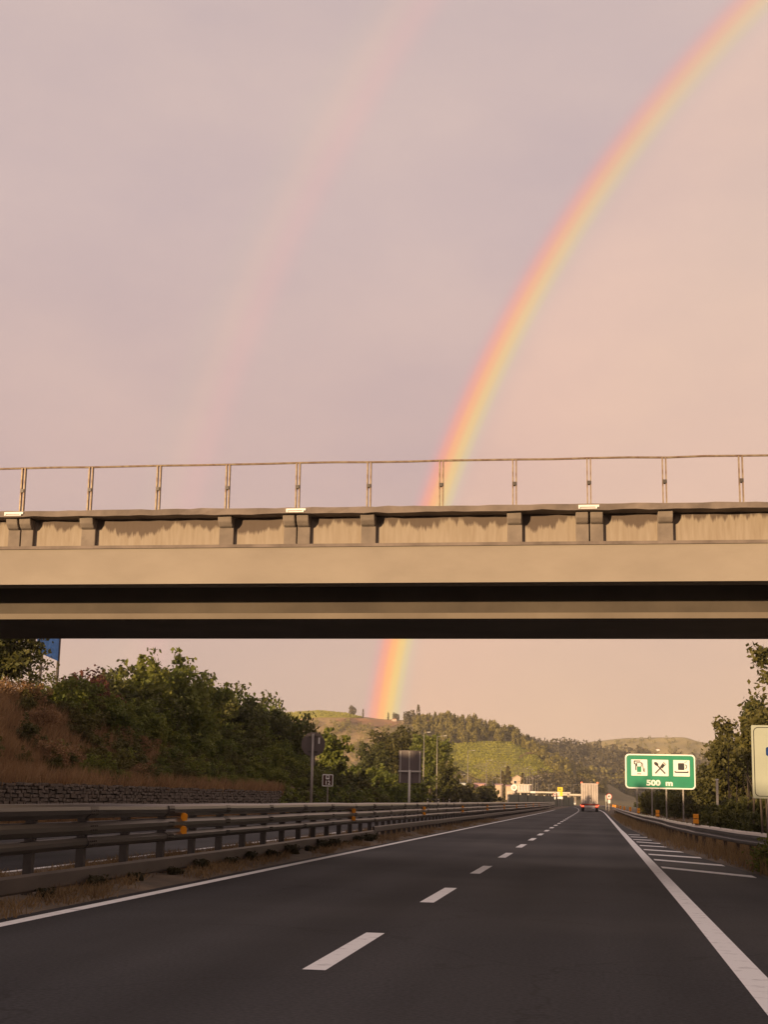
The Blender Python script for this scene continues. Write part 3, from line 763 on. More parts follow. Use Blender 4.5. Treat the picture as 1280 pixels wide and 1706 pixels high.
# bare saplings in the shaded thicket
for x, y, q in [(5.6, 61, .55), (6.2, 62.5, .6), (5.1, 63.5, .5), (6.9, 61.5, .6), (4.9, 59.5, .42), (7.6, 63, .7), (6.0, 57, .4)]:
    place(side_shrubs[1], (x, y, -.05), q)
sap = thing('sapling', 'thin bare sapling in the dark thicket behind the roadside barrier', 'sapling', (0, 0, 0), 'saplings behind the roadside barrier')
mb = MB(); mb.tube([(0, 0, -.2), (.06, 0, 1.6), (.0, .05, 3.6)], [.05, .04, .015], 6); mb.build('stem', M['bark'], sap)
mb = MB(); mb.tube([(.05, 0, 1.6), (.5, .1, 2.5)], [.02, .006], 5); mb.tube([(.03, 0, 2.2), (-.4, 0, 3.1)], [.018, .006], 5); mb.build('branch', M['bark'], sap)
for i in range(18):
    y = random.uniform(48, 66); place(sap, (bar_r(y) + random.uniform(2.2, 5.0), y, 0), random.uniform(.7, 1.15))

# far woods -------------------------------------------------------------
def conifer_mesh(seed, h=11, r=2.4, n=420, leaf=.75):
    rng = np.random.default_rng(seed)
    t = rng.uniform(.08, 1, n) ** .8; a = rng.uniform(0, 6.283, n)
    rad = r * (1 - t) ** .75 * rng.uniform(.55, 1.1, n) + .12
    P = np.stack([np.cos(a) * rad, np.sin(a) * rad, t * h], 1)
    V, F = leaf_quads(P, leaf, rng, .2); return np_mesh('crown', V, F)
def blob_points(rng, h, r, n):
    d = rng.normal(size=(n, 3)); d /= np.linalg.norm(d, axis=1, keepdims=True)
    k = (1 + .25 * np.sin(d[:, 0] * 4 + rng.uniform(0, 6)) + .2 * np.sin(d[:, 1] * 5 + rng.uniform(0, 6)))[:, None]
    return d * k * rng.uniform(.7, 1.05, (n, 1)) * np.array([r, r, h * .5]) + np.array([0, 0, h * .55])
LC = 'conifer in the wood on the crest of the hill above the vineyard'
def far_tree(name, label, crown, material, th, group=None, tr=.25):
    t = thing(name, label, 'tree', (0, 0, 0), group); link('crown', crown, material, t)
    MB().tube([(0, 0, -.6), (0, 0, th)], [tr, tr * .6], 5).build('trunk', M['bark'], t); return t
conifers = [far_tree('conifer', LC, conifer_mesh(200 + i, 10 + i * 1.2, 2.2 + .3 * i), M['leaf_far'], 3, 'conifers on the hill crest') for i in range(3)]
crest_trees = []
for i in range(2):
    _r = np.random.default_rng(230 + i); _d = _r.normal(size=(300, 3)); _d /= np.linalg.norm(_d, axis=1, keepdims=True)
    _P = _d * (1 + .3 * np.sin(_d[:, :1] * 5 + i)) * _r.uniform(.65, 1.05, (300, 1)) * np.array([2.3, 2.3, 3.0]) + np.array([0, 0, 3.6])
    _V, _F = leaf_quads(_P, .85, _r, .3)
    crest_trees.append(far_tree('broadleaf_tree', 'rounded olive tree in the wood on the crest of the hill above the vineyard', np_mesh('crown', _V, _F), M['leaf_far'], 2, 'rounded trees on the hill crest'))
wood_top = [(672, 1204), (705, 1199), (740, 1199), (780, 1203), (820, 1212), (850, 1223), (880, 1238), (905, 1252)]
wood_bot = [(672, 1240), (705, 1258), (740, 1245), (780, 1238), (820, 1237), (850, 1238), (880, 1250), (905, 1268)]
rnd = random.Random(5); cnt = 0
while cnt < 240:
    px = rnd.uniform(690, 900); a, b = interp(wood_top, px), interp(wood_bot, px)
    if rnd.random() > (b - a) / 48 + .15: continue
    h, nn = hit(bvh_b, px, a + 1.2 + (b - a) * rnd.random() ** 1.2)
    if h is None: continue
    k = rnd.random(); place(conifers[rnd.randrange(3)] if k < .45 else crest_trees[rnd.randrange(2)], (h.x, h.y, h.z - .4), rnd.uniform(.38, .62) if k < .45 else rnd.uniform(.55, 1.0), rz=rnd.uniform(0, 6)); cnt += 1
def cypress_mesh(seed, h=12, r=1.2, n=300):
    rng = np.random.default_rng(seed); t = rng.uniform(.03, 1, n); a = rng.uniform(0, 6.283, n)
    rad = r * np.sin(np.clip(t * 2.6 + .35, 0, 3.14)) * rng.uniform(.6, 1.05, n)
    P = np.stack([np.cos(a) * rad, np.sin(a) * rad, t * h], 1); V, F = leaf_quads(P, .7, rng, .2); return np_mesh('crown', V, F)
cyp = far_tree('cypress', '', cypress_mesh(210), M['leaf_wood'], 2)
def far_at(proto, bvh, px, py, s, label, group=None):
    h, nn = hit(bvh, px, py)
    if h is None:
        return None
    o = place(proto, (h.x, h.y, h.z - .4), s, rz=random.uniform(0, 6), label=label)
    if group: o['group'] = group
    return o
rb = np.random.default_rng(220)
Vq, Fq = leaf_quads(blob_points(rb, 8, 3.4, 420), 1.0, rb, .3)
round_tree = far_tree('far_tree', '', np_mesh('crown', Vq, Fq), M['leaf_wood'], 3)
far_at(round_tree, bvh_a, 588, 1191.5, .85, 'larger round tree at the end of the green crest field, left of the rainbow')
far_at(round_tree, bvh_a, 599, 1193.2, .62, 'smaller round tree beside the larger one at the end of the green crest field')
far_at(cyp, bvh_a, 605, 1195.5, .6, 'small cypress at the end of the green crest field beside two round trees')
far_at(cyp, bvh_a, 647, 1200, .55, 'tiny cypress on the saddle of the hill at the foot of the rainbow')
far_at(round_tree, bvh_a, 660, 1200.5, .7, 'round tree beside the small white house on the hill saddle')
far_at(round_tree, bvh_b, 681, 1206, .95, 'tall round tree on the hill crest between the saddle house and the crest houses')
far_at(round_tree, bvh_b, 690, 1205, .65, 'smaller round tree on the hill crest next to a cypress')
far_at(cyp, bvh_b, 697, 1204, .95, 'slender cypress standing alone on the hill crest beside the houses')
for px, py, s, lab in [(838, 1308, 1.0, 'dark cypress left of a pair below the vineyard, behind the lamp posts'), (847, 1306, 1.15, 'tall dark cypress of the pair below the vineyard'), (872, 1306, .95, 'single dark cypress below the vineyard behind the peach house'),
                       (905, 1262, .0, '')]:
    if s: 
        q = at_Y(px, py, 520); o = place(cyp, (q.x, 520, -.2), s * .95, rz=1, label=lab, stretch=1.0)
def wood(name, bvh, top, bot, n, hr, material, label, seed, per=120, leaf=1.1, xr=None):
    rng = np.random.default_rng(seed); Vs = []; i = 0; tries = 0
    x0, x1 = xr or (top[0][0], top[-1][0])
    while i < n and tries < n * 20:
        tries += 1
        px = rng.uniform(x0, x1); a, b = interp(top, px), interp(bot, px)
        if b <= a: continue
        h, nn = hit(bvh, px, rng.uniform(a, b))
        if h is None: continue
        hh = rng.uniform(*hr); r = hh * rng.uniform(.32, .5)
        P = blob_points(rng, hh, r, per) + np.array(h) - np.array([0, 0, .6])
        V, F = leaf_quads(P, leaf * hh / 8, rng, .3); Vs.append(V); i += 1
    V = np.concatenate(Vs)
    o = link(name, np_mesh(name, V, np.arange(len(V)).reshape(-1, 4)), material)
    return tag(o, label, 'wood', kind='stuff')
wood('dark_wood', bvh_c, [(870, 1241), (905, 1238.5), (940, 1246), (970, 1251), (1000, 1249), (1020, 1259), (1060, 1263), (1100, 1269), (1200, 1281), (1290, 1291)],
     [(870, 1300), (905, 1310), (940, 1320), (970, 1325), (1000, 1330), (1020, 1332), (1060, 1333), (1100, 1335), (1200, 1337), (1290, 1338)], 900, (6, 12), M['leaf_wood'], 'dark brown-green wood covering the hillside behind the lorry', 301, per=110)
wood('hedge_wood', bvh_b, [(880, 1248), (900, 1256), (920, 1268), (950, 1276), (980, 1292), (1010, 1308)], [(880, 1252), (900, 1264), (920, 1288), (950, 1303), (980, 1318), (1010, 1326)], 80, (3, 7), M['leaf_far'], 'mixed olive wood on the slope right of the vineyard', 302)
wood('valley_wood', bvh_b, [(858, 1309), (885, 1304), (905, 1297), (940, 1300), (990, 1314)], [(858, 1334), (885, 1334), (905, 1334), (940, 1334), (990, 1335)], 170, (3, 6.5), M['leaf_wood'], 'dark bushes under the pale dirt track on the hillside', 307, per=90)
wood('scrub', bvh_a, [(470, 1205), (530, 1203), (575, 1206), (640, 1214), (700, 1212), (730, 1225)], [(470, 1290), (530, 1295), (575, 1300), (640, 1300), (700, 1290), (730, 1290)], 420, (2.5, 6), M['leaf_far'], 'olive scrub dotting the ochre slope under the green crest field', 303, per=60)
wood('field_wood', bvh_b, [(700, 1250), (735, 1258), (760, 1280), (790, 1296), (850, 1305)], [(700, 1310), (735, 1315), (760, 1320), (790, 1325), (850, 1326)], 45, (3, 6), M['leaf_far'], 'olive trees and scrub at the foot of the vineyard hill', 304)
wood('valley_wood', bvh_c, [(930, 1296), (1000, 1302), (1100, 1316), (1250, 1322)], [(930, 1330), (1000, 1332), (1100, 1334), (1250, 1338)], 200, (7, 13), M['leaf_far'], 'olive green trees along the valley floor behind the lorry', 305, per=160)
wood('far_wood', bvh_d, [(960, 1246), (1050, 1236), (1100, 1231), (1150, 1235), (1200, 1243)], [(960, 1262), (1050, 1268), (1100, 1270), (1150, 1272), (1200, 1275)], 110, (3, 7), M['leaf_far'], 'pale trees scattered over the far hazy hill', 306, per=40, leaf=1.3)

# vine rows standing on the fields
def vines(name, bvh, top, bot, n, material, label, seed, rows=11):
    rng = np.random.default_rng(seed); P = []
    while len(P) < n:
        x = rng.uniform(top[0][0], top[-1][0]); a, b = interp(top, x), interp(bot, x)
        k = (math.floor(rng.random() * rows) + .5 + rng.normal() * .17) / rows
        h, nn = hit(bvh, x, a + (b - a) * k)
        if h is None: 
            if rng.random() < .02: n -= 1
            continue
        P.append((h.x, h.y, h.z + rng.uniform(.3, 1.25)))
    V, F = leaf_quads(np.array(P), .62, rng, .2)
    return tag(link(name, np_mesh(name, V, F), material), label, 'vines', kind='stuff')
M['vine_leaf'] = leaf_mat('vine_leaf', [(.22, .225, .022), (.31, .295, .030), (.39, .345, .045)], trans=.2, nscale=.05)
vines('vine_rows', bvh_b, [(742, 1245), (760, 1241), (800, 1237), (840, 1237), (868, 1239), (884, 1253), (905, 1268), (925, 1289)], [(742, 1258), (760, 1280), (800, 1299), (840, 1302), (868, 1301), (884, 1297), (905, 1293), (925, 1291)], 10000, M['vine_leaf'], 'rows of yellow-green vines across the field below the conifer crest', 450, 16)
vines('vine_rows', bvh_a, [(474, 1188), (530, 1184.8), (575, 1188.6), (603, 1196)], [(474, 1199), (530, 1195.5), (575, 1195.5), (603, 1197)], 2200, M['vine_leaf'], 'rows of green vines on the rounded crest field left of the rainbow', 451, 6)

# grasses ------------------------------------------------------------------
def grass(name, label, pts, h, w, material, seed, blades=1, lean=.35, cat='grass'):
    """tapered blades, one triangle each pair"""
    rng = np.random.default_rng(seed); P = np.repeat(np.asarray(pts), blades, 0)
    n = len(P); P = P + np.concatenate([rng.normal(size=(n, 2)) * .06, np.zeros((n, 1))], 1)
    a = rng.uniform(0, 6.283, n); H = h * rng.uniform(.45, 1.25, n)
    side = np.stack([np.cos(a), np.sin(a), np.zeros(n)], 1) * w * .5
    tip = np.stack([rng.normal(size=n) * lean * H, rng.normal(size=n) * lean * H, H], 1)
    V = np.stack([P - side, P + side, P + tip * .6 + side * .7, P + tip], 1).reshape(-1, 3)
    o = link(name, np_mesh(name, V, np.arange(n * 4).reshape(n, 4)), material)
    return tag(o, label, cat, kind='stuff')
rng = np.random.default_rng(400)
pts = []
while len(pts) < 20000:
    y = 40 + 46 * rng.random() ** 1.1; x = rng.uniform(-31, -20.6)
    if y > 76 and rng.random() < .6: continue
    if math.sin(x * 1.3 + y * .8) + math.sin(y * .37 - x) < -1.5: continue
    pts.append((x, y, bank_z(x, y) - .05))
for i in range(2600):
    y = rng.uniform(44, 93); 
    pts.append((rng.uniform(-20.5, -20.0), y, 1.5 + rng.uniform(-.1, .1)) if i % 2 else (rng.uniform(-19.85, -19.6), y, .02))
grass('bank_grass', 'tall russet and straw coloured grass covering the bank behind the stone wall', pts, .75, .035, M['red_grass'], 401, 4)
pts = []
while len(pts) < 5200:
    y = 24 + 130 * rng.random() ** 1.6; k = rng.uniform(-.85, 2.6) if rng.random() < .8 else rng.uniform(-.5, 6)
    d = bar_r(y) + k
    if k < -.4 and rng.random() < .5: continue
    pts.append((d, y, .02))
grass('verge_grass', 'dry straw coloured grass along the roadside barrier and under it', pts, .40, .022, M['dry_grass'], 402, 5)
pts = []
while len(pts) < 7500:
    y = 13 + 90 * rng.random() ** 1.7; x = rng.uniform(-9.6, -6.5)
    if x > -6.75 and math.sin(y * 2.1) + math.sin(y * .77) < .2: continue
    if math.sin(x * 3 + y * 1.1) + math.sin(y * .6 + x * 5) < -.7: continue
    pts.append((x, y, median_z(x, y)))
grass('median_grass', 'short dry grass on the central strip under the median barrier', pts, .13, .016, M['dry_grass'], 403, 4, lean=.6)
# weeds at the foot of the barrier posts
LW = 'dark leafy weed growing at the foot of a median barrier post'
weed = thing('weed', LW, 'weed', (0, 0, 0), 'weeds at the foot of the median posts')
rw = np.random.default_rng(410); cl = clumps_in(rw, 16, .20, .26, .11, .12, .2, .95)
link('foliage', crown_mesh('foliage', rw, cl, .09, 26, .05), M['weed'], weed)
for k in range(15):
    y = 18.9 + 2 * k
    place(weed, (-7.22 + random.uniform(-.05, .05), y - .15 + random.uniform(-.1, .1), median_z(-7.3, y) - .03), random.uniform(.55, 1.15))
tuft = make_shrub(420, M['leaf'], 'bushy green tuft in the dry grass where the hatched stripes begin', None, h=.7, rx=.42, leaf=.06, n=36, per=40, name='bush', cat='bush')
tuft.location = (3.75, 32.5, 0); tuft.scale = (.95, .95, .85)

# ------------------------------------------------------------------ bridge
def bridge():
    b = thing('road_bridge', 'concrete overpass with stained parapet panels and steel railing crossing the motorway', 'bridge', (0, 28, 0))
    b.rotation_euler = (0, -R(.30), 0)
    X0, X1 = -27.0, 13.5
    # local y = 0 is the plane of the panels' front
    MB().box(X0, X1, -.10, .42, 5.61, 6.335).build('edge_beam', M['concrete'], b)
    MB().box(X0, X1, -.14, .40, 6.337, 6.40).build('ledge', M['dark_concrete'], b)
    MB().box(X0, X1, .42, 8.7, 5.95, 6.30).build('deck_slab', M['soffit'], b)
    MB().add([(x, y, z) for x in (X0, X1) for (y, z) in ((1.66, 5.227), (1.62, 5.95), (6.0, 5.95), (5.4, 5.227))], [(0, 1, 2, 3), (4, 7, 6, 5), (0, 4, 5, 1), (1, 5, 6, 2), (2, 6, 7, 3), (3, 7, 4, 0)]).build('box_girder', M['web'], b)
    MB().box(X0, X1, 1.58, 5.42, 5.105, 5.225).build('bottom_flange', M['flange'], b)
    MB().box(X0, X1, 8.7, 9.2, 5.75, 7.05).build('far_parapet', M['dark_concrete'], b)
    # coping with an uneven, mossy edge
    rng = np.random.default_rng(500); mb = MB(); n = 160
    prof = lambda k: [(-.42 + rng.normal() * .008, 6.965 + rng.normal() * .008), (-.42 + rng.normal() * .008, 7.085 + rng.normal() * .006), (.25, 7.09), (.25, 6.97)]
    for i in range(n + 1):
        x = X0 + (X1 - X0) * i / n
        for (yy, z) in prof(i): mb.v.append((x, yy, z))
    for i in range(n):
        for k in range(4):
            mb.f.append((i * 4 + k, i * 4 + (k + 1) % 4, i * 4 + 4 + (k + 1) % 4, i * 4 + 4 + k))
    mb.f.append((0, 1, 2, 3)); mb.f.append((n * 4 + 3, n * 4 + 2, n * 4 + 1, n * 4))
    mb.build('coping', M['dark_concrete'], b)
    MB().box(X0, X1, .12, .24, 6.40, 6.965).build('parapet_core', M['dark_concrete'], b)
    # post k stands at -11.69 + 1.457 k ; pattern joint, pilaster, none, pilaster
    xs = [(-11.69 + 1.457 * k, k) for k in range(-9, 17)]
    pil = []
    for x, k in xs:
        c = k % 4
        if c == 0: pil.append((x - .27, x + .27, 'joint'))
        elif c in (1, 3): pil.append((x - .15, x + .15, 'plain'))
    prev = X0
    for a, e, kind in pil:
        if a - prev > .1: MB().box(prev, a, .0, .12, 6.40, 6.964).build('parapet_panel', M['panel'], b)
        if kind == 'joint':
            for s0, s1 in ((a, (a + e) / 2 - .012), ((a + e) / 2 + .012, e)):
                MB().box(s0, s1, -.09, .12, 6.401, 6.96).build('pilaster', M['pilaster'], b, bevel=.012)
                c = MB()
                c.add([(x, y, z) for x in (s0 + .006, s1 - .006) for (y, z) in ((-.09, 6.74), (-.17, 6.77), (-.25, 6.85), (-.28, 6.964), (-.088, 6.964), (-.0885, 6.85))],
                      [(0, 1, 2, 3, 4, 5), (11, 10, 9, 8, 7, 6)] + [(i, (i + 1) % 6, (i + 1) % 6 + 6, i + 6) for i in range(6)])
                c.build('corbel', M['pilaster'], b, bevel=.02)
        else:
            MB().box(a, e, -.09, .12, 6.401, 6.96).build('pilaster', M['pilaster'], b, bevel=.012)
            c = MB()
            c.add([(x, y, z) for x in (a + .006, e - .006) for (y, z) in ((-.09, 6.74), (-.17, 6.77), (-.25, 6.85), (-.28, 6.964), (-.088, 6.964), (-.0885, 6.85))],
                  [(0, 1, 2, 3, 4, 5), (11, 10, 9, 8, 7, 6)] + [(i, (i + 1) % 6, (i + 1) % 6 + 6, i + 6) for i in range(6)])
            c.build('corbel', M['pilaster'], b, bevel=.02)
        prev = e
    if X1 - prev > .1: MB().box(prev, X1, .0, .12, 6.40, 6.964).build('parapet_panel', M['panel'], b)
    # railing
    src = None
    for x, k in xs:
        if src is None:
            mbp = MB()
            mbp.box(-.046, -.020, -.04, .04, 7.07, 8.05); mbp.box(.020, .046, -.04, .04, 7.07, 8.05); mbp.box(-.075, .075, -.07, .07, 7.088, 7.105)
            src = mbp.build('railing_post', M['rail_paint'], b)
            cl = MB().box(-.035, .035, -.055, .055, 7.53, 7.60).build('clamp', M['galv_dark'], src)
            src.location = (x, -.12, 0)
        else:
            o = src.copy(); C.objects.link(o); o.parent = b; o.location = (x, -.12, 0)
            q = cl.copy(); C.objects.link(q); q.parent = o
    rr = np.random.default_rng(77)
    pts = [(x, -.12, 8.06 + rr.normal() * .006) for x in np.arange(X0, X1 + .01, .73)]
    MB().tube(pts, .022, 8).build('top_rail', M['rail_paint'], b)
    # white drain brackets on the joints
    for x in (-11.72, -5.82, -.04):
        br = MB(); br.box(x - .20, x + .20, -.45, -.425, 7.02, 7.06); br.box(x - .16, x + .16, -.45, -.425, 6.985, 7.005); br.box(x - .2, x - .17, -.45, -.425, 6.985, 7.02); br.box(x + .13, x + .16, -.45, -.425, 7.005, 7.02)
        br.build('joint_plate', M['white'], b)
    # abutments outside the carriageways
    MB().box(-27.6, -24.6, 1.2, 6.6, -.3, 5.104).build('abutment', M['soffit'], b)
    MB().box(10.2, 13.2, 1.2, 6.6, -.3, 5.104).build('abutment', M['soffit'], b)
bridge()

# ------------------------------------------------------------------ stone wall behind the opposite carriageway
def stone_wall():
    Y0, Y1, H = 44.0, 92.0, 1.68
    w = thing('stone_wall', 'low wall of irregular brown stones at the foot of the overgrown bank', 'wall', (-20.0, 0, 0))
    MB().box(-.42, -.07, Y0, Y1, -.2, H - .1).build('wall_core', M['mortar'], w)
    rng = np.random.default_rng(600)
    src = []
    for i in range(6):
        mb = MB(); mb.box(-.1, .1, -.5, .5, -.5, .5)
        for j, v in enumerate(mb.v): mb.v[j] = (v[0] + (rng.uniform(-.02, .035) if v[0] > 0 else 0), v[1] * rng.uniform(.84, 1.0), v[2] * rng.uniform(.78, 1.0))
        o = mb.build('stone', M['stone'][i % 4], None, bevel=.03); src.append(o.data); bpy.data.objects.remove(o)
    stuff = MB(); cnt = 0
    z = 0.0
    rows = []
    while z < H - .05:
        h = rng.uniform(.10, .20); h = min(h, H - z); rows.append((z, h)); z += h
    cells = []
    for (z, h) in rows:
        y = Y0 + rng.uniform(-.2, 0)
        while y < Y1:
            l = rng.uniform(.18, .62); cells.append((y, l, z + rng.uniform(-.025, .025), h * rng.uniform(.8, 1.15))); y += l
    # the stones that show in the photograph: above the barrier's top edge, nearest first
    cells.sort(key=lambda c: (c[2] < .92, c[0]))
    for (y, l, z, h) in cells:
        if cnt < 290:
            o = bpy.data.objects.new('stone', src[int(rng.integers(6))]); C.objects.link(o); o.parent = w
            o.location = (0.02 + rng.uniform(-.03, .03), y + l / 2, z + h / 2); o.scale = (1, l * .95, h * .95); cnt += 1
        else:
            d = rng.uniform(-.02, .05)
            stuff.box(-.1, .09 + d, y + .012, y + l - .02, z + .012, z + h - .015)
    tag(stuff.build('stonework', M['stone'][0], w), kind='stuff')
stone_wall()

# ------------------------------------------------------------------ median barrier
YS = lambda a, b, s=4.0: frange(a, b, s)
def along(x, ys, seed=0, amp=.012):
    r = random.Random(seed); return [(x + bend(y) + r.uniform(-amp, amp), y, r.uniform(-amp, amp) * .7) for y in ys]
def median_barrier():
    g = thing('guardrail', 'long median guardrail of three stacked dull steel rails on posts', 'guardrail', (-7.4, 12, 0))
    ox, oy = -7.4, 12.0
    def rail(name, prof, y0, y1, seed, m=M['rail_steel']):
        path = [(x - ox, y - oy, dz) for x, y, dz in along(ox, YS(y0, y1), seed)]
        return MB().loft(prof, path).build(name, m, g)
    def crest(z0, z1, d=.075):
        h = z1 - z0
        return [(-.03, z0), (.0, z0), (d * .45, z0 + h * .12), (d, z0 + h * .36), (d, z0 + h * .66), (d * .4, z0 + h * .93), (.0, z1), (-.03, z1)]
    rail('top_rail', [(-.03, 1.03), (0, 1.03), (.03, 1.06), (.075, 1.09), (.08, 1.15), (.07, 1.20), (.02, 1.235), (-.10, 1.24), (-.10, 1.215), (-.03, 1.20)], 9, 420, 1)
    rail('middle_rail', crest(.795, .995), 9, 420, 2)
    rail('lower_rail', crest(.60, .765), 9, 420, 3)
    rail('kick_rail', [(-.02, .11), (.03, .10), (.055, .13), (.055, .31), (.03, .345), (-.02, .335)], 9, 49.5, 4, M['galv_dark'])
    rail('kick_rail', [(-.02, .27), (.03, .26), (.055, .29), (.055, .43), (.03, .465), (-.02, .455)], 49, 420, 5, M['galv_dark'])
    sp0 = {}
    for k in range(22):
        y = 12.9 + 4 * k
        for nm, (z0, z1) in (('t', (1.045, 1.20)), ('m', (.80, .99)), ('l', (.605, .76))):
            if nm not in sp0:
                mb = MB(); pr = crest(z0, z1, .082) if nm != 't' else [(.0, 1.03), (.036, 1.055), (.082, 1.088), (.087, 1.15), (.076, 1.205), (.0, 1.21)]
                mb.loft(pr, [(.0, -.17, 0), (.0, .17, 0)])
                for yy in (-.12, -.04, .04, .12):
                    for zz in (z0 + (z1 - z0) * .36, z0 + (z1 - z0) * .66): mb.tube([(.08, yy, zz), (.098, yy, zz)], .013, 6)
                sp0[nm] = o = mb.build('splice_plate', M['splice'], g)
            else: o = sp0[nm].copy(); C.objects.link(o); o.parent = g
            o.location = (bend(y), y - oy, 0)
    psrc = MB()
    psrc.box(-.16, -.04, -.055, -.04, -.1, 1.19); psrc.box(-.16, -.145, -.04, .055, -.1, 1.19); psrc.box(-.055, -.04, -.04, .055, -.1, 1.19)
    po = psrc.build('post', M['post'], g)
    sp = MB(); sp.box(-.04, -.031, -.06, .06, .60, 1.18); so = sp.build('spacer', M['post'], po)
    ys = [10.9 + 2 * k for k in range(20)] + [50.5 + 1.5 * k for k in range(34)] + [102 + 2 * k for k in range(50)]
    po.location = (bend(ys[0]), ys[0] - oy, 0)
    for y in ys[1:]:
        o = po.copy(); C.objects.link(o); o.parent = g; o.location = (bend(y), y - oy, 0)
        s = so.copy(); C.objects.link(s); s.parent = o
    far = MB()
    for y in frange(203, 418, 2.5): far.box(-.16 + bend(y), -.04 + bend(y), y - oy - .05, y - oy + .05, -.1, 1.19)
    tag(far.build('far_posts', M['post'], g), kind='stuff')
    r0 = None
    for y in [25.75, 44.5, 63.3, 82, 101, 120, 139, 158, 177, 196]:
        for z in (1.005, .775):
            if r0 is None:
                mb = MB(); mb.add([(.03, -.10, -.075), (.15, -.10, -.06), (.15, -.10, .05), (.03, -.10, .085), (.03, .10, -.075), (.06, .10, -.06), (.06, .10, .05), (.03, .10, .085)], [(0, 1, 2, 3), (7, 6, 5, 4), (0, 4, 5, 1), (1, 5, 6, 2), (2, 6, 7, 3), (3, 7, 4, 0)])
                r0 = mb.build('reflector', M['orange'], g); r0.location = (bend(y), y - oy, z)
            else:
                o = r0.copy(); C.objects.link(o); o.parent = g; o.location = (bend(y), y - oy, z)
median_barrier()
def side_barrier():
    g = thing('guardrail', 'roadside guardrail of one corrugated steel beam beside the hatched stripes', 'guardrail', (4, 20, 0))
    ox, oy = 4.0, 20.0
    ys = frange(10, 330, 3.0)
    rr = random.Random(9)
    path = [(bar_r(y) + bend(y) - ox, y - oy, rr.uniform(-.012, .012)) for y in ys]
    MB().loft([(.05, .44), (-.03, .44), (-.075, .47), (-.075, .53), (-.01, .575), (-.01, .61), (-.075, .655), (-.08, .70), (-.05, .745), (.06, .775), (.085, .76), (.07, .70), (.05, .60)], path).build('beam', M['rail_steel'], g)
    po = None
    for y in frange(12, 200, 2.25):
        if po is None:
            po = MB().box(.07, .17, -.04, .04, -.2, .74).build('post', M['post'], g)
            bo = MB().tube([(.0, 0, .77), (.0, 0, .79)], .022, 6).build('bolt', M['post'], po); o = po
        else:
            o = po.copy(); C.objects.link(o); o.parent = g; q = bo.copy(); C.objects.link(q); q.parent = o
        o.location = (bar_r(y) + bend(y) - ox, y - oy, 0)
    r0 = None
    for px, y in [(1158, 49.5), (1095, 72.5), (1065, 93), (0, 112), (0, 131), (0, 150), (0, 169), (0, 188), (0, 207), (0, 226)]:
        x = bar_r(y) + bend(y) - ox + .05
        if r0 is None:
            mb = MB(); mb.box(-.09, .09, -.02, .02, .80, .945); mb.box(-.09, .09, -.02, .02, .965, 1.11); r0 = mb.build('reflector', M['orange'], g, bevel=.01)
            s0 = MB().box(-.03, .03, .021, .045, .745, 1.1).build('bracket', M['post'], r0); r0.location = (x, y - oy, 0)
        else:
            o = r0.copy(); C.objects.link(o); o.parent = g; o.location = (x, y - oy, 0)
            q = s0.copy(); C.objects.link(q); q.parent = o
side_barrier()

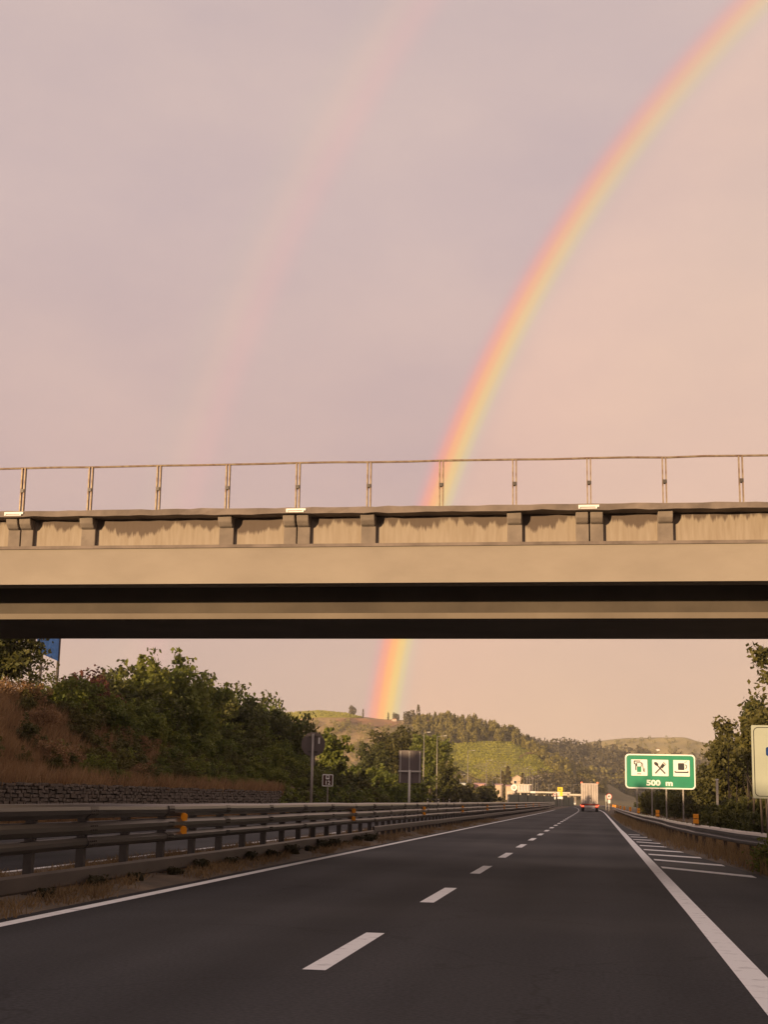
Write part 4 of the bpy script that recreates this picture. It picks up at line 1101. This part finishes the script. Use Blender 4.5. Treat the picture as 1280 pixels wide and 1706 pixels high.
# ------------------------------------------------------------------ signs
def stroke(pts, w, y0, y1, mb):
    for (a, b) in zip(pts, pts[1:]):
        d = Vector((b[0] - a[0], b[1] - a[1])); l = d.length or 1; n = Vector((-d.y, d.x)) / l * w / 2; e = d / l * w * .3
        mb.prism([(a[0] - e.x + n.x, a[1] - e.y + n.y), (a[0] - e.x - n.x, a[1] - e.y - n.y), (b[0] + e.x - n.x, b[1] + e.y - n.y), (b[0] + e.x + n.x, b[1] + e.y + n.y)], y0, y1)
def green_sign():
    Y = 100.0
    a = at_Y(1042, 1255, Y); b = at_Y(1160, 1315, Y); w = b.x - a.x; c0 = at_Y(1042, 1312, Y); zt, zb = a.z - .02, c0.z - .05; h = zt - zb
    cx = (a.x + b.x) / 2
    g = thing('road_sign', 'green service area sign with three white pictograms and 500 m', 'road sign', (cx, Y, 0), rz=R(-3))
    W = w / 2
    MB().prism(rrect(-W, W, zb, zt, .26), 0, .05).build('border', M['sign_white'], g)
    MB().prism(rrect(-W + .09, W - .09, zb + .09, zt - .09, .2), -.008, -.001).build('panel', M['sign_green'], g)
    s = w * .232; zc = zt - h * .395
    cs = [-W + w * .203, -W + w * .504, -W + w * .804]
    for c in cs: MB().prism(rrect(c - s / 2, c + s / 2, zc - s / 2, zc + s / 2, .03), -.016, -.009).build('pictogram_field', M['sign_white'], g)
    k = s / 2; y0, y1 = -.024, -.017
    mb = MB(); c = cs[0]
    q = lambda u, v: (c + u * k, zc + v * k)
    mb.prism([q(-.28, -.55), q(.24, -.55), q(.24, .15), q(-.28, .15)], y0, y1); mb.build('fuel_pump', M['sign_green'], g)
    mb = MB(); stroke([q(-.42, -.3), q(-.42, .42), q(-.6, .5), q(-.6, .8), q(.1, .8)], .045 * 1.6, y0, y1, mb); stroke([q(-.3, .2), q(-.3, .6), q(.26, .6), q(.26, .15)], .05, y0, y1, mb)
    stroke([q(.28, .6), q(.42, .45), q(.52, -.4), q(.62, -.52), q(.62, -.1)], .045, y0, y1, mb); stroke([q(-.24, -.78), q(.2, -.78)], .05, y0, y1, mb); mb.build('pump_outline', M['sign_black'], g)
    c = cs[1]
    mb = MB(); stroke([q(-.42, .36), q(.56, -.66)], .085, y0, y1, mb)
    mb.prism([(q(-.5, .48)[0] + (u * .8 - v * .6) * k, q(-.5, .48)[1] + (-u * .62 - v * .8) * k * 1) for u, v in [(.30 * math.cos(t), .20 * math.sin(t)) for t in np.linspace(0, 6.283, 15)[:-1]]], y0, y1)
    mb.build('spoon', M['sign_black'], g)
    mb = MB(); stroke([q(.22, .2), q(-.6, -.64)], .085, y0 - .008, y1 - .008, mb); stroke([q(.18, .14), q(.34, .34)], .2, y0 - .008, y1 - .008, mb)
    for d in (-.11, 0, .11): stroke([q(.32 + d, .32 - d), q(.58 + d, .6 - d)], .035, y0 - .008, y1 - .008, mb)
    mb.build('fork', M['sign_black'], g)
    c = cs[2]
    mb = MB(); mb.prism(rrect(q(-.42, 0)[0], q(.34, 0)[0], q(0, -.22)[1], q(0, .62)[1], .05), y0, y1); mb.build('cup', M['sign_black'], g)
    mb = MB(); stroke([q(.46, .42), q(.6, .36), q(.62, .12), q(.52, -.06)], .05, y0, y1, mb); stroke([q(.4, .72), q(.66, .82)], .03, y0, y1, mb); mb.build('cup_handle', M['sign_black'], g)
    mb = MB(); stroke([q(-.8, -.42), q(-.72, -.5), q(.72, -.5), q(.8, -.42)], .085, y0, y1, mb); mb.build('saucer', M['sign_black'], g)
    text('500  m', h * .215, -W + w * .49, -.012, zb + h * .165, M['sign_white'], g, weight=.022, sx=1.25)
    for px in (1062, 1087, 1111, 1139):
        x = at_Y(px, 1320, Y).x - cx
        MB().box(x - .05, x + .05, .06, .14, -.1, zt - .25).build('post', M['pole'], g)
green_sign()
def cream_sign():
    Y = 44.0
    a = at_Y(1251, 1208, Y); b = at_Y(1257, 1330, Y); zt, zb = a.z, b.z; x0 = (a.x + b.x) / 2; W = 2.1
    g = thing('road_sign', 'large cream sign with thin dark border line, cut off by the picture edge', 'road sign', (x0 + W / 2, Y, 0))
    MB().prism(rrect(-W / 2, W / 2, zb, zt, .03), 0, .05).build('panel', M['sign_cream'], g)
    o = rrect(-W / 2 + .055, W / 2 - .055, zb + .055, zt - .055, .14); i = rrect(-W / 2 + .075, W / 2 - .075, zb + .075, zt - .075, .12)
    mb = MB(); n = len(o)
    mb.add([(x, -.006, z) for x, z in o] + [(x, -.006, z) for x, z in i], [(k, (k + 1) % n, n + (k + 1) % n, n + k) for k in range(n)]); mb.build('border_line', M['sign_black'], g)
    zc = at_Y(1280, 1252, Y).z; xx = at_Y(1277, 1252, Y).x - x0 - W / 2
    MB().prism(rrect(xx, xx + .5, zc - .13, zc + .13, .06), -.012, -.004).build('printed_bar', M['sign_blue'], g)
    for x in (-.6, .6): MB().tube([(x, .10, -.1), (x, .10, zt - .1)], .045, 10).build('post', M['pole'], g)
cream_sign()
def round_sign():
    p = at_X(522, 1240, -9.2); r = .40
    g = thing('road_sign', 'back of a round grey road sign on a pole in the median', 'road sign', (p.x, p.y, 0))
    MB().prism(circ(0, p.z, r, 40), -.012, .012).build('disc', M['sign_back'], g)
    MB().tube([(0, -.075, 0), (0, -.075, p.z + r * .86)], .042, 12).build('pole', M['pole'], g, smooth=True)
    for z in (p.z + r * .62, p.z - r * .62): MB().box(-.16, .16, -.034, -.013, z - .02, z + .02).build('bracket', M['galv_dark'], g)
    zz = p.z - r - .28; MB().box(-.075, .075, -.033, .02, zz, zz + .30).build('clamp_box', M['sign_back'], g)
    MB().box(.17, .22, -.016, -.0125, p.z + .02, p.z + .22).build('sticker', M['white'], g)
round_sign()
def small_sign():
    p = at_X(546, 1300, -9.15)
    g = thing('road_sign', 'small dark brown plate with white frame and number 12 on a thin post', 'road sign', (p.x, p.y, 0))
    w, h = .19, .205; z = p.z
    MB().prism(rrect(-w, w, z - h, z + h, .03), 0, .015).build('frame', M['sign_white'], g)
    MB().prism(rrect(-w + .03, w - .03, z - h + .03, z + h - .03, .015), -.006, -.001).build('plate', M['sign_brown'], g)
    MB().prism(rrect(-.07, .07, z + .035, z + .165, .02), -.012, -.007).build('symbol', M['sign_white'], g)
    MB().prism(rrect(-.045, .045, z + .085, z + .145, .015), -.017, -.013).build('symbol_window', M['sign_back'], g)
    text('12', .19, 0, -.010, z - .085, M['sign_white'], g, weight=.004, sx=1.1)
    MB().tube([(0, .04, 0), (0, .04, z + h * .6)], .022, 8).build('post', M['pole'], g)
small_sign()
def square_sign():
    Y = 71.5; a = at_Y(665, 1250, Y); b = at_Y(702, 1305, Y)
    g = thing('road_sign', 'back of a tall rectangular sign with three white ribs and a cross bar', 'road sign', ((a.x + b.x) / 2, Y, 0))
    W = (b.x - a.x) / 2; zt, zb = a.z, b.z; zm = at_Y(683, 1285, Y).z
    MB().box(-W, W, 0, .02, zm + .004, zt).build('upper_panel', M['sign_back'], g)
    MB().box(-W, W, 0, .02, zb, zm - .004).build('lower_panel', M['sign_back'], g)
    for x in (-W * .84, -W * .06, W * .86): MB().box(x - .018, x + .018, -.04, -.001, zb + .03, zt - .05).build('rib', M['lamp_head'], g)
    MB().box(-W * 1.0, W * 1.0, -.09, -.041, zm - .04, zm + .04).build('cross_bar', M['lamp_head'], g)
    MB().tube([(0, -.15, 0), (0, -.15, zm + .06)], .058, 12).build('post', M['lamp_head'], g, smooth=True)
square_sign()
def blue_panel():
    p = at_X(86, 1080, -31)
    g = thing('sign_panel', 'blue panel with slanted lower edge behind the trees on the bank', 'sign panel', (p.x, p.y, 0))
    k = p.y / FPX; z = p.z
    P_ = [(-28 * k, z - 6 * k), (12 * k, z - 22 * k), (12 * k, z + 40 * k), (-28 * k, z + 40 * k)]
    MB().prism(P_, 0, .08).build('panel', M['sign_blue'], g)
    MB().tube([(11 * k, .16, bank_z(p.x, p.y) - .3), (11 * k, .16, z + 38 * k)], .09, 8).build('post', M['galv_dark'], g)
    MB().tube([(-20 * k, .16, bank_z(p.x, p.y) - .3), (-20 * k, .16, z + 38 * k)], .09, 8).build('post', M['galv_dark'], g)
blue_panel()
def speed_sign(px, py, Y, label, r=.45, plate=True, txt='80'):
    p = at_Y(px, py, Y)
    g = thing('road_sign', label, 'road sign', (p.x, Y, 0))
    MB().prism(circ(0, p.z, r), 0, .03).build('ring', M['sign_red'], g)
    MB().prism(circ(0, p.z, r * .76), -.012, -.002).build('face', M['sign_white'], g)
    if txt: text(txt, r * .95, 0, -.02, p.z, M['sign_black'], g, weight=.012)
    if plate: MB().box(-r * .42, r * .42, -.01, .02, p.z - r * 2.3, p.z - r * 1.05).build('plate', M['sign_white'], g)
    MB().tube([(0, .07, -.1), (0, .07, p.z + r * .5)], .05, 8).build('post', M['pole'], g)
    return g
speed_sign(1015.6, 1327, 205, 'round red and white speed limit sign with a plate beneath, right of the lorry', .40)
p = at_Y(1010.5, 1330, 207)
g = thing('road_sign', 'narrow white plate on a post just left of the speed limit sign', 'road sign', (p.x, 207, 0))
MB().box(-.13, .13, -.01, .02, p.z - .45, p.z + .42).build('plate', M['sign_cream'], g); MB().tube([(0, .05, -.1), (0, .05, p.z + .3)], .04, 8).build('post', M['pole'], g)
speed_sign(925.4, 1324, 330, 'small round speed limit sign left of the yellow totem', .42)

# ------------------------------------------------------------------ lorry
def lorry():
    Y = 220.0; cx, z0 = -.78, 0
    g = thing('lorry', 'pale box lorry with red rear lights driving in the right lane', 'lorry', (cx, Y, 0))
    W = 1.27
    MB().box(-W, W, .06, 13.2, 1.12, 4.12).build('cargo_box', M['truck_white'], g, bevel=.03)
    for s in (-1, 1):
        d = MB().box(min(s * .012, s * (W - .05)), max(s * .012, s * (W - .05)), .0, .055, 1.18, 4.05).build('rear_door', M['truck_white'], g, bevel=.01)
        for x in (.30, .62, .94): MB().box(s * x - .05, s * x + .05, -.045, -.001, 1.26, 3.98).build('door_rib', M['door_rib'], d, bevel=.012)
        MB().tube([(s * .16, -.06, 1.2), (s * .16, -.06, 4.0)], .022, 8).build('lock_bar', M['galv'], d)
        MB().box(s * (W - .09) - .1, s * (W - .09) + .1, -.05, .05, 4.12, 4.30).build('marker_lamp', M['tail'], g, bevel=.02)
        MB().box(s * (W - .22) - .2, s * (W - .22) + .2, -.09, -.02, .70, .86).build('tail_lamp', M['tail'], g, bevel=.02)
        MB().box(s * (W + .06) - .06, s * (W + .06) + .06, -.06, .02, .86, .98).build('side_lamp', M['tail'], g, bevel=.02)
        for yy in (1.6, 2.9, 4.2, 11.4):
            wv = MB().tube([(s * .86, yy, .5), (s * 1.22, yy, .5)], .5, 22).build('wheel', M['tyre'], g)
            MB().tube([(s * 1.19, yy, .5), (s * 1.235, yy, .5)], .27, 16).build('rim', M['galv'], wv)
    MB().box(-W, W, -.03, .05, .96, 1.11).build('rear_sill', M['truck_red'], g)
    MB().box(-W + .02, W - .02, .06, .16, .56, .95).build('rear_frame', M['truck_red'], g)
    MB().box(-W + .48, W - .48, -.02, .055, .62, .76).build('bumper_strip', M['white'], g)
    MB().box(-W + .1, W - .1, -.02, .05, .80, .90).build('reflective_strip', M['lamp_head'], g)
    MB().box(-.6, .6, .0, .05, .30, .46).build('underrun_bar', M['galv'], g)
    MB().box(-.45, .45, .3, 13.0, .62, 1.11).build('chassis', M['tyre'], g)
    cb = MB(); cb.add([(x, y, z) for x in (-1.22, 1.22) for (y, z) in ((13.6, .5), (15.6, .5), (15.7, 1.8), (15.4, 3.3), (13.6, 3.6))], [(0, 1, 2, 3, 4), (9, 8, 7, 6, 5)] + [(i, (i + 1) % 5, (i + 1) % 5 + 5, i + 5) for i in range(5)])
    cb.build('cab', M['truck_red'], g, bevel=.06)
lorry()
def far_car(px, py, Y, label):
    p = on_ground(px, py) if Y is None else Vector((at_Y(px, py, Y).x, Y, 0))
    g = thing('car', label, 'car', (p.x, p.y, 0))
    body = [(-.9, .25), (.9, .25), (.92, .8), (.72, .95), (.6, 1.42), (-.6, 1.42), (-.72, .95), (-.92, .8)]
    MB().prism(body, 0, 4.2).build('body', M['white'], g, bevel=.05)
    MB().prism([(-.56, .98), (.56, .98), (.5, 1.36), (-.5, 1.36)], -.02, -.005).build('rear_window', M['glass'], g)
    for s in (-1, 1):
        MB().box(s * .74 - .1, s * .74 + .1, -.02, -.002, .7, .86).build('tail_lamp', M['sign_red'], g)
        for yy in (.8, 3.3): MB().tube([(s * .7, yy, .31), (s * .9, yy, .31)], .31, 14).build('wheel', M['tyre'], g)
far_car(956.5, 1337, 600, 'small pale car far ahead of the lorry near the second bridge')

# ------------------------------------------------------------------ street lamps
def lamp(px, py, Y, label, group=None, arm=1.1):
    p = at_Y(px, py, Y)
    g = thing('street_lamp', label, 'street lamp', (p.x, Y, 0), group)
    H = p.z
    MB().tube([(0, 0, -.1), (0, 0, H * .5), (0, 0, H)], [.085, .068, .05], 8).build('pole', M['pole'], g, smooth=True)
    MB().tube([(0, 0, H - .05), (arm * .5, 0, H + .08), (arm, 0, H + .12)], .04, 6).build('arm', M['pole'], g)
    MB().prism([(arm - .1, H + .05), (arm + .4, H + .09), (arm + .36, H + .18), (arm - .05, H + .16)], -.13, .13).build('lamp_head', M['lamp_head'], g, bevel=.02)
lamp(707, 1221, 212, 'tall street lamp partly hidden by the round leafy tree', arm=.6)
lamp(729, 1227, 224, 'tall street lamp just right of the tree clump')
lamp(780, 1251, 303, 'street lamp standing in front of the hillside vineyard, tallest past the tree clump')
lamp(811, 1267, 367, 'street lamp halfway between the tree clump and the peach house')
lamp(835, 1277, 418, 'street lamp left of the cypress pair')
lamp(767, 1291, 420, 'short street lamp behind the pale blue roof')
GL = 'street lamps above the service area'; LL = 'slender street lamp in the cluster of lamps above the service area'
for px, py, Y in [(874, 1281, 440), (879, 1278, 440), (883, 1282, 450), (888, 1287, 470), (893, 1293, 500), (897, 1296, 520), (901, 1299, 540), (821, 1296, 500), (828, 1297, 510)]:
    lamp(px, py, Y, LL, GL, arm=.8)
GF = 'street lamps near the yellow totem'; LF = 'small far street lamp near the yellow totem and the second bridge'
for px, py, Y in [(915, 1307, 620), (937, 1307, 640), (956, 1307, 640), (952, 1308, 660)]:
    lamp(px, py, Y, LF, GF)

# ------------------------------------------------------------------ service area and far buildings
def box_px(x0, y0, x1, y1, Y):
    a = at_Y(x0, y0, Y); b = at_Y(x1, y1, Y); return a.x, b.x, b.z, a.z
def noise_barrier():
    Y = 300.0
    g = thing('noise_barrier', 'dark green noise barrier with pale end frame below the service area', 'noise barrier', (0, Y, 0))
    x0, x1, zb, zt = box_px(847, 1321, 948, 1342, Y)
    n = 9; p0 = Vector((x0, 0)); p1 = Vector((x1 - 1.0, 150.0))
    for i in range(n):
        a = p0.lerp(p1, i / n); b = p0.lerp(p1, (i + 1) / n)
        h = zt - .25
        mb = MB(); mb.add([(a.x, a.y, -.1), (b.x, b.y, -.1), (b.x, b.y, h), (a.x, a.y, h), (a.x - .1, a.y + .1, -.1), (b.x - .1, b.y + .1, -.1), (b.x - .1, b.y + .1, h), (a.x - .1, a.y + .1, h)], [(0, 1, 2, 3), (7, 6, 5, 4), (0, 4, 5, 1), (1, 5, 6, 2), (2, 6, 7, 3), (3, 7, 4, 0)])
        mb.build('panel', M['barrier_green'], g)
        MB().box(a.x - .08, a.x + .08, a.y - .15, a.y - .02, -.1, h + .05).build('post', M['galv_dark'], g)
    x2 = at_Y(853.5, 1320, Y).x
    MB().box(x0 - .12, x0 + .12, -.4, -.16, -.1, zt + .1).build('frame_post', M['pale_wall'], g)
    MB().box(x0 - .12, x2 + .5, -.4, -.16, zt + .102, zt + .3).build('frame_beam', M['pale_wall'], g)
noise_barrier()
def service_station():
    Y = 470.0
    g = thing('service_station', 'long low service station with pale canopy edge and row of white columns', 'building', (0, Y, 0))
    x0, x1, zb, zt = box_px(862, 1317.5, 951, 1322.5, Y)
    MB().box(x0, x1, 0, 14, zb + .05, zt - .05).build('canopy', M['pale_wall'], g)
    for i in range(7):
        x = x0 + .8 + (x1 - x0 - 1.6) * i / 6; MB().box(x - .2, x + .2, 6, 6.4, -.1, zb + .05).build('column', M['pale_wall'], g)
    u0, u1, ub, ut = box_px(862, 1307.5, 884, 1316.8, Y)
    MB().box(u0, u1, 3, 12, zt - .04, ut).build('upper_storey', M['stucco'], g)
    for i in range(8):
        x = u0 + .4 + (u1 - u0 - .8) * i / 7; MB().box(x - .14, x + .14, 2.6, 2.95, zt - .04, ut).build('fin', M['white'], g)
    MB().box(u0 - .3, u1 + .3, 2.4, 12.3, ut + .01, ut + .3).build('roof', M['pale_wall'], g)
    s0, s1, sb, st = box_px(884.5, 1318, 893, 1321.5, Y)
    MB().box(s0, s1, -.08, -.01, sb, st).build('fascia_panel', M['white'], g)
service_station()
def round_totem():
    Y = 360.0; p = at_Y(857, 1312, Y); r = at_Y(862.4, 1312, Y).x - p.x
    g = thing('totem_sign', 'white round sign with dark band on a post at the service area', 'totem sign', (p.x, Y, 0))
    MB().prism(circ(0, p.z, r), 0, .3).build('disc', M['sign_white'], g)
    for dz, hw in ((.22, .42), (-.1, .5), (-.38, .32)): MB().box(-r * hw, r * hw, -.03, -.002, p.z + dz * r - .05, p.z + dz * r + .07).build('printed_bar', M['sign_back'], g)
    MB().tube([(0, .15, -.1), (0, .15, p.z - r * .8)], .14, 8).build('post', M['pole'], g)
round_totem()
def yellow_totem():
    Y = 350.0; x0, x1, zb, zt = box_px(929.6, 1311.5, 938.2, 1331, Y); cx = (x0 + x1) / 2; W = (x1 - x0) / 2; h = zt - zb
    g = thing('totem_sign', 'yellow and white fuel price totem beside the far road', 'totem sign', (cx, Y, 0))
    MB().box(-W, W, 0, .3, zt - h * .32, zt).build('upper_panel', M['sign_yellow'], g)
    MB().box(-W * .55, W * .4, -.03, -.002, zt - h * .20, zt - h * .12).build('printed_bar', M['sign_black'], g)
    MB().box(-W, W, 0, .3, zt - h * .76, zt - h * .36).build('middle_panel', M['sign_yellow'], g)
    MB().box(-W, -W * .15, -.03, -.002, zt - h * .72, zt - h * .40).build('price_field', M['sign_white'], g)
    for k in range(3): MB().box(-W * .7, -W * .3, -.05, -.031, zt - h * (.48 + .09 * k), zt - h * (.445 + .09 * k)).build('printed_bar', M['sign_back'], g)
    MB().box(-W, W, 0, .3, zb, zt - h * .80).build('lower_panel', M['sign_white'], g)
    for s in (-1, 1): MB().box(s * W * .7 - .1, s * W * .7 + .1, .08, .24, -.1, zb).build('post', M['pole'], g)
yellow_totem()
def second_bridge():
    Y = 640.0
    g = thing('road_bridge', 'small far concrete overpass crossing the road beyond the lorry', 'bridge', (0, Y, 0))
    x0, x1, zb, zt = box_px(938, 1324.2, 978, 1327.2, Y)
    MB().box(x0, x1, 0, 9, zb + .1, zt).build('deck', M['concrete'], g)
    MB().box(x0, x1, -.15, -.01, zt - .2, zt + .5).build('parapet', M['pale_wall'], g)
    for px in (949, 958.5, 974): 
        x = at_Y(px, 1330, Y).x; MB().box(x - .6, x + .6, 2, 7, -.1, zb + .1).build('pier', M['concrete'], g)
second_bridge()
def house(px, py_base, Y, w, d, h, rh, label, wall=None, roofm=None, wins=((-.25, .55),), name='house', gable=True, zb=None, bvh=None):
    p = at_Y(px, py_base, Y); zb = p.z if zb is None else zb
    g = thing(name, label, 'house', (p.x, Y, zb))
    W = w / 2
    if gable:
        MB().prism([(-W, -3), (W, -3), (W, h), (0, h + rh), (-W, h)], 0, d).build('wall', wall or M['stucco'], g)
        mb = MB()
        for s in (-1, 1): mb.add([(0, -.3, h + rh + .18), (s * (W + .4), -.3, h - .08), (s * (W + .4), d + .3, h - .08), (0, d + .3, h + rh + .18), (0, -.3, h + rh + .02), (s * (W + .4), -.3, h - .24), (s * (W + .4), d + .3, h - .24), (0, d + .3, h + rh + .02)], [(0, 1, 2, 3), (7, 6, 5, 4), (0, 4, 5, 1), (1, 5, 6, 2), (2, 6, 7, 3)])
        mb.build('roof', roofm or M['roof_tile'], g)
    else:
        MB().box(-W, W, 0, d, -3, h).build('wall', wall or M['stucco'], g)
        mb = MB(); mb.add([(-W - .3, -.3, h), (W + .3, -.3, h), (W + .3, d + .3, h), (-W - .3, d + .3, h), (-W - .3, d / 2, h + rh), (W + .3, d / 2, h + rh)], [(0, 1, 5, 4), (2, 3, 4, 5), (0, 4, 3), (1, 2, 5), (0, 3, 2, 1)]); mb.build('roof', roofm or M['roof_tile'], g)
    for u, v in wins:
        f = MB().box(u * w - .5, u * w + .5, -.05, -.002, v * h - .6, v * h + .6).build('window', M['white'], g); MB().box(u * w - .4, u * w + .4, -.07, -.051, v * h - .5, v * h + .5).build('pane', M['glass'], f)
    return g
house(862, 1307, 520, 4.4, 7, 2.0, 1.2, 'peach gabled house above the service station columns', M['stucco'], M['stucco'], ((-.15, .45),), zb=at_Y(862, 1307.5, 520).z)
house(849.5, 1318, 510, 2.6, 6, 1.7, .5, 'small peach building with low roof left of the peach gabled house', M['stucco'], M['pink_roof'], (), gable=False)
house(766, 1310, 420, 3.6, 8, .9, .15, 'long pale blue roof of a low shed behind the roadside bushes', M['pale_blue'], M['pale_blue'], (), gable=False, name='shed')
house(799, 1311, 425, 2.9, 7, .8, .4, 'pink roofed low shed behind the roadside bushes', M['pink_roof'], M['pink_roof'], (), gable=False, name='shed')
house(831, 1312, 470, 2.0, 6, .8, .4, 'tiny peach shed left of the service area', M['stucco'], M['pink_roof'], (), gable=False, name='shed')
def hill_house(px, py, bvh, w, h, label, wall, n=2):
    q, nn = hit(bvh, px, py)
    if q is None: return
    g = thing('house', label, 'house', (q.x, q.y, q.z - .3))
    MB().box(-w / 2, w / 2, 0, w * .7, -2, h).build('wall', wall, g)
    mb = MB(); W = w / 2; d = w * .7
    mb.add([(-W - .4, -.4, h), (W + .4, -.4, h), (W + .4, d + .4, h), (-W - .4, d + .4, h), (-W * .6, d / 2, h * 1.4), (W * .6, d / 2, h * 1.4)], [(0, 1, 5, 4), (1, 2, 5), (2, 3, 4, 5), (3, 0, 4), (0, 3, 2, 1)]); mb.build('roof', M['roof_tile'], g)
    for i in range(n):
        x = -W + w * (i + .5) / n; f = MB().box(x - .55, x + .55, -.06, -.002, h * .35, h * .7).build('window', M['white'], g); MB().box(x - .4, x + .4, -.09, -.061, h * .38, h * .67).build('pane', M['glass'], f)
hill_house(704, 1203, bvh_b, 7, 3.6, 'pale farmhouse with tiled roof on the hill crest beside the cypress', M['stucco'])
hill_house(712, 1207, bvh_b, 6, 2.4, 'white low house just below the crest farmhouse', M['white'])
hill_house(657, 1202.5, bvh_a, 3.6, 2.2, 'small pale house on the hill saddle right of the rainbow foot', M['stucco'])
hill_house(1097, 1251, bvh_d, 4, 2.2, 'bright white house alone on the far pale hill above the green sign', M['white'])
q, _n = hit(bvh_c, 1004.5, 1302)
g = thing('tower', 'slim pale stone tower rising from the valley wood right of the lorry', 'tower', (q.x, q.y - 2, 0))
zt = at_Y(1004.5, 1291, q.y).z; MB().box(-.75, .75, 0, 1.5, -.1, zt).build('shaft', M['pale_wall'], g); MB().box(-.9, .9, -.15, 1.65, zt + .002, zt + .35).build('cap', M['roof_tile'], g)
def timber_post(px, ptop, Y, label):
    p = at_Y(px, ptop, Y)
    g = thing('wooden_post', label, 'post', (p.x, Y, 0)); MB().box(-.05, .05, -.05, .05, -.1, p.z).build('post', M['pale_wall'], g); MB().box(-.065, .065, -.065, .065, p.z + .001, p.z + .06).build('cap', M['white'], g)
timber_post(1195.5, 1300, 68, 'pale wooden post standing in the thicket between the two right-hand signs')
GD = 'pale marker posts left of the round tree'
for px in (713, 731, 749, 767):
    p = at_X(px, 1331, -21.0)
    g = thing('marker_post', 'short pale marker post at the far edge of the opposite road', 'post', (-21.0, p.y, 0), 'marker posts at the far edge of the opposite road')
    MB().box(-.09, .09, -.05, .05, -.1, p.z).build('post', M['pale_wall'], g); MB().box(-.092, .092, -.055, -.051, p.z - .3, p.z - .12).build('band', M['sign_black'], g)

# ------------------------------------------------------------------ rain-hazy air
def haze():
    o = MB().box(-1600, 1600, -450, 3400, -1.3, 96).build('haze', None)
    mt = bpy.data.materials.new('haze_air'); mt.use_nodes = True; nt = mt.node_tree; nt.nodes.clear()
    out = nt.nodes.new('ShaderNodeOutputMaterial'); v = nt.nodes.new('ShaderNodeVolumePrincipled')
    v.inputs['Color'].default_value = (.96, .93, .88, 1); v.inputs['Density'].default_value = HAZE; v.inputs['Anisotropy'].default_value = .0
    nt.links.new(v.outputs[0], out.inputs['Volume']); o.data.materials.append(mt); o['kind'] = 'stuff'
    mt.cycles.homogeneous_volume = True if hasattr(mt, 'cycles') and hasattr(mt.cycles, 'homogeneous_volume') else True
HAZE = .00015
haze()
for o in list(bpy.data.objects):     # sources nobody placed
    if o.parent is None and o.get('label') == '': bpy.data.objects.remove(o)
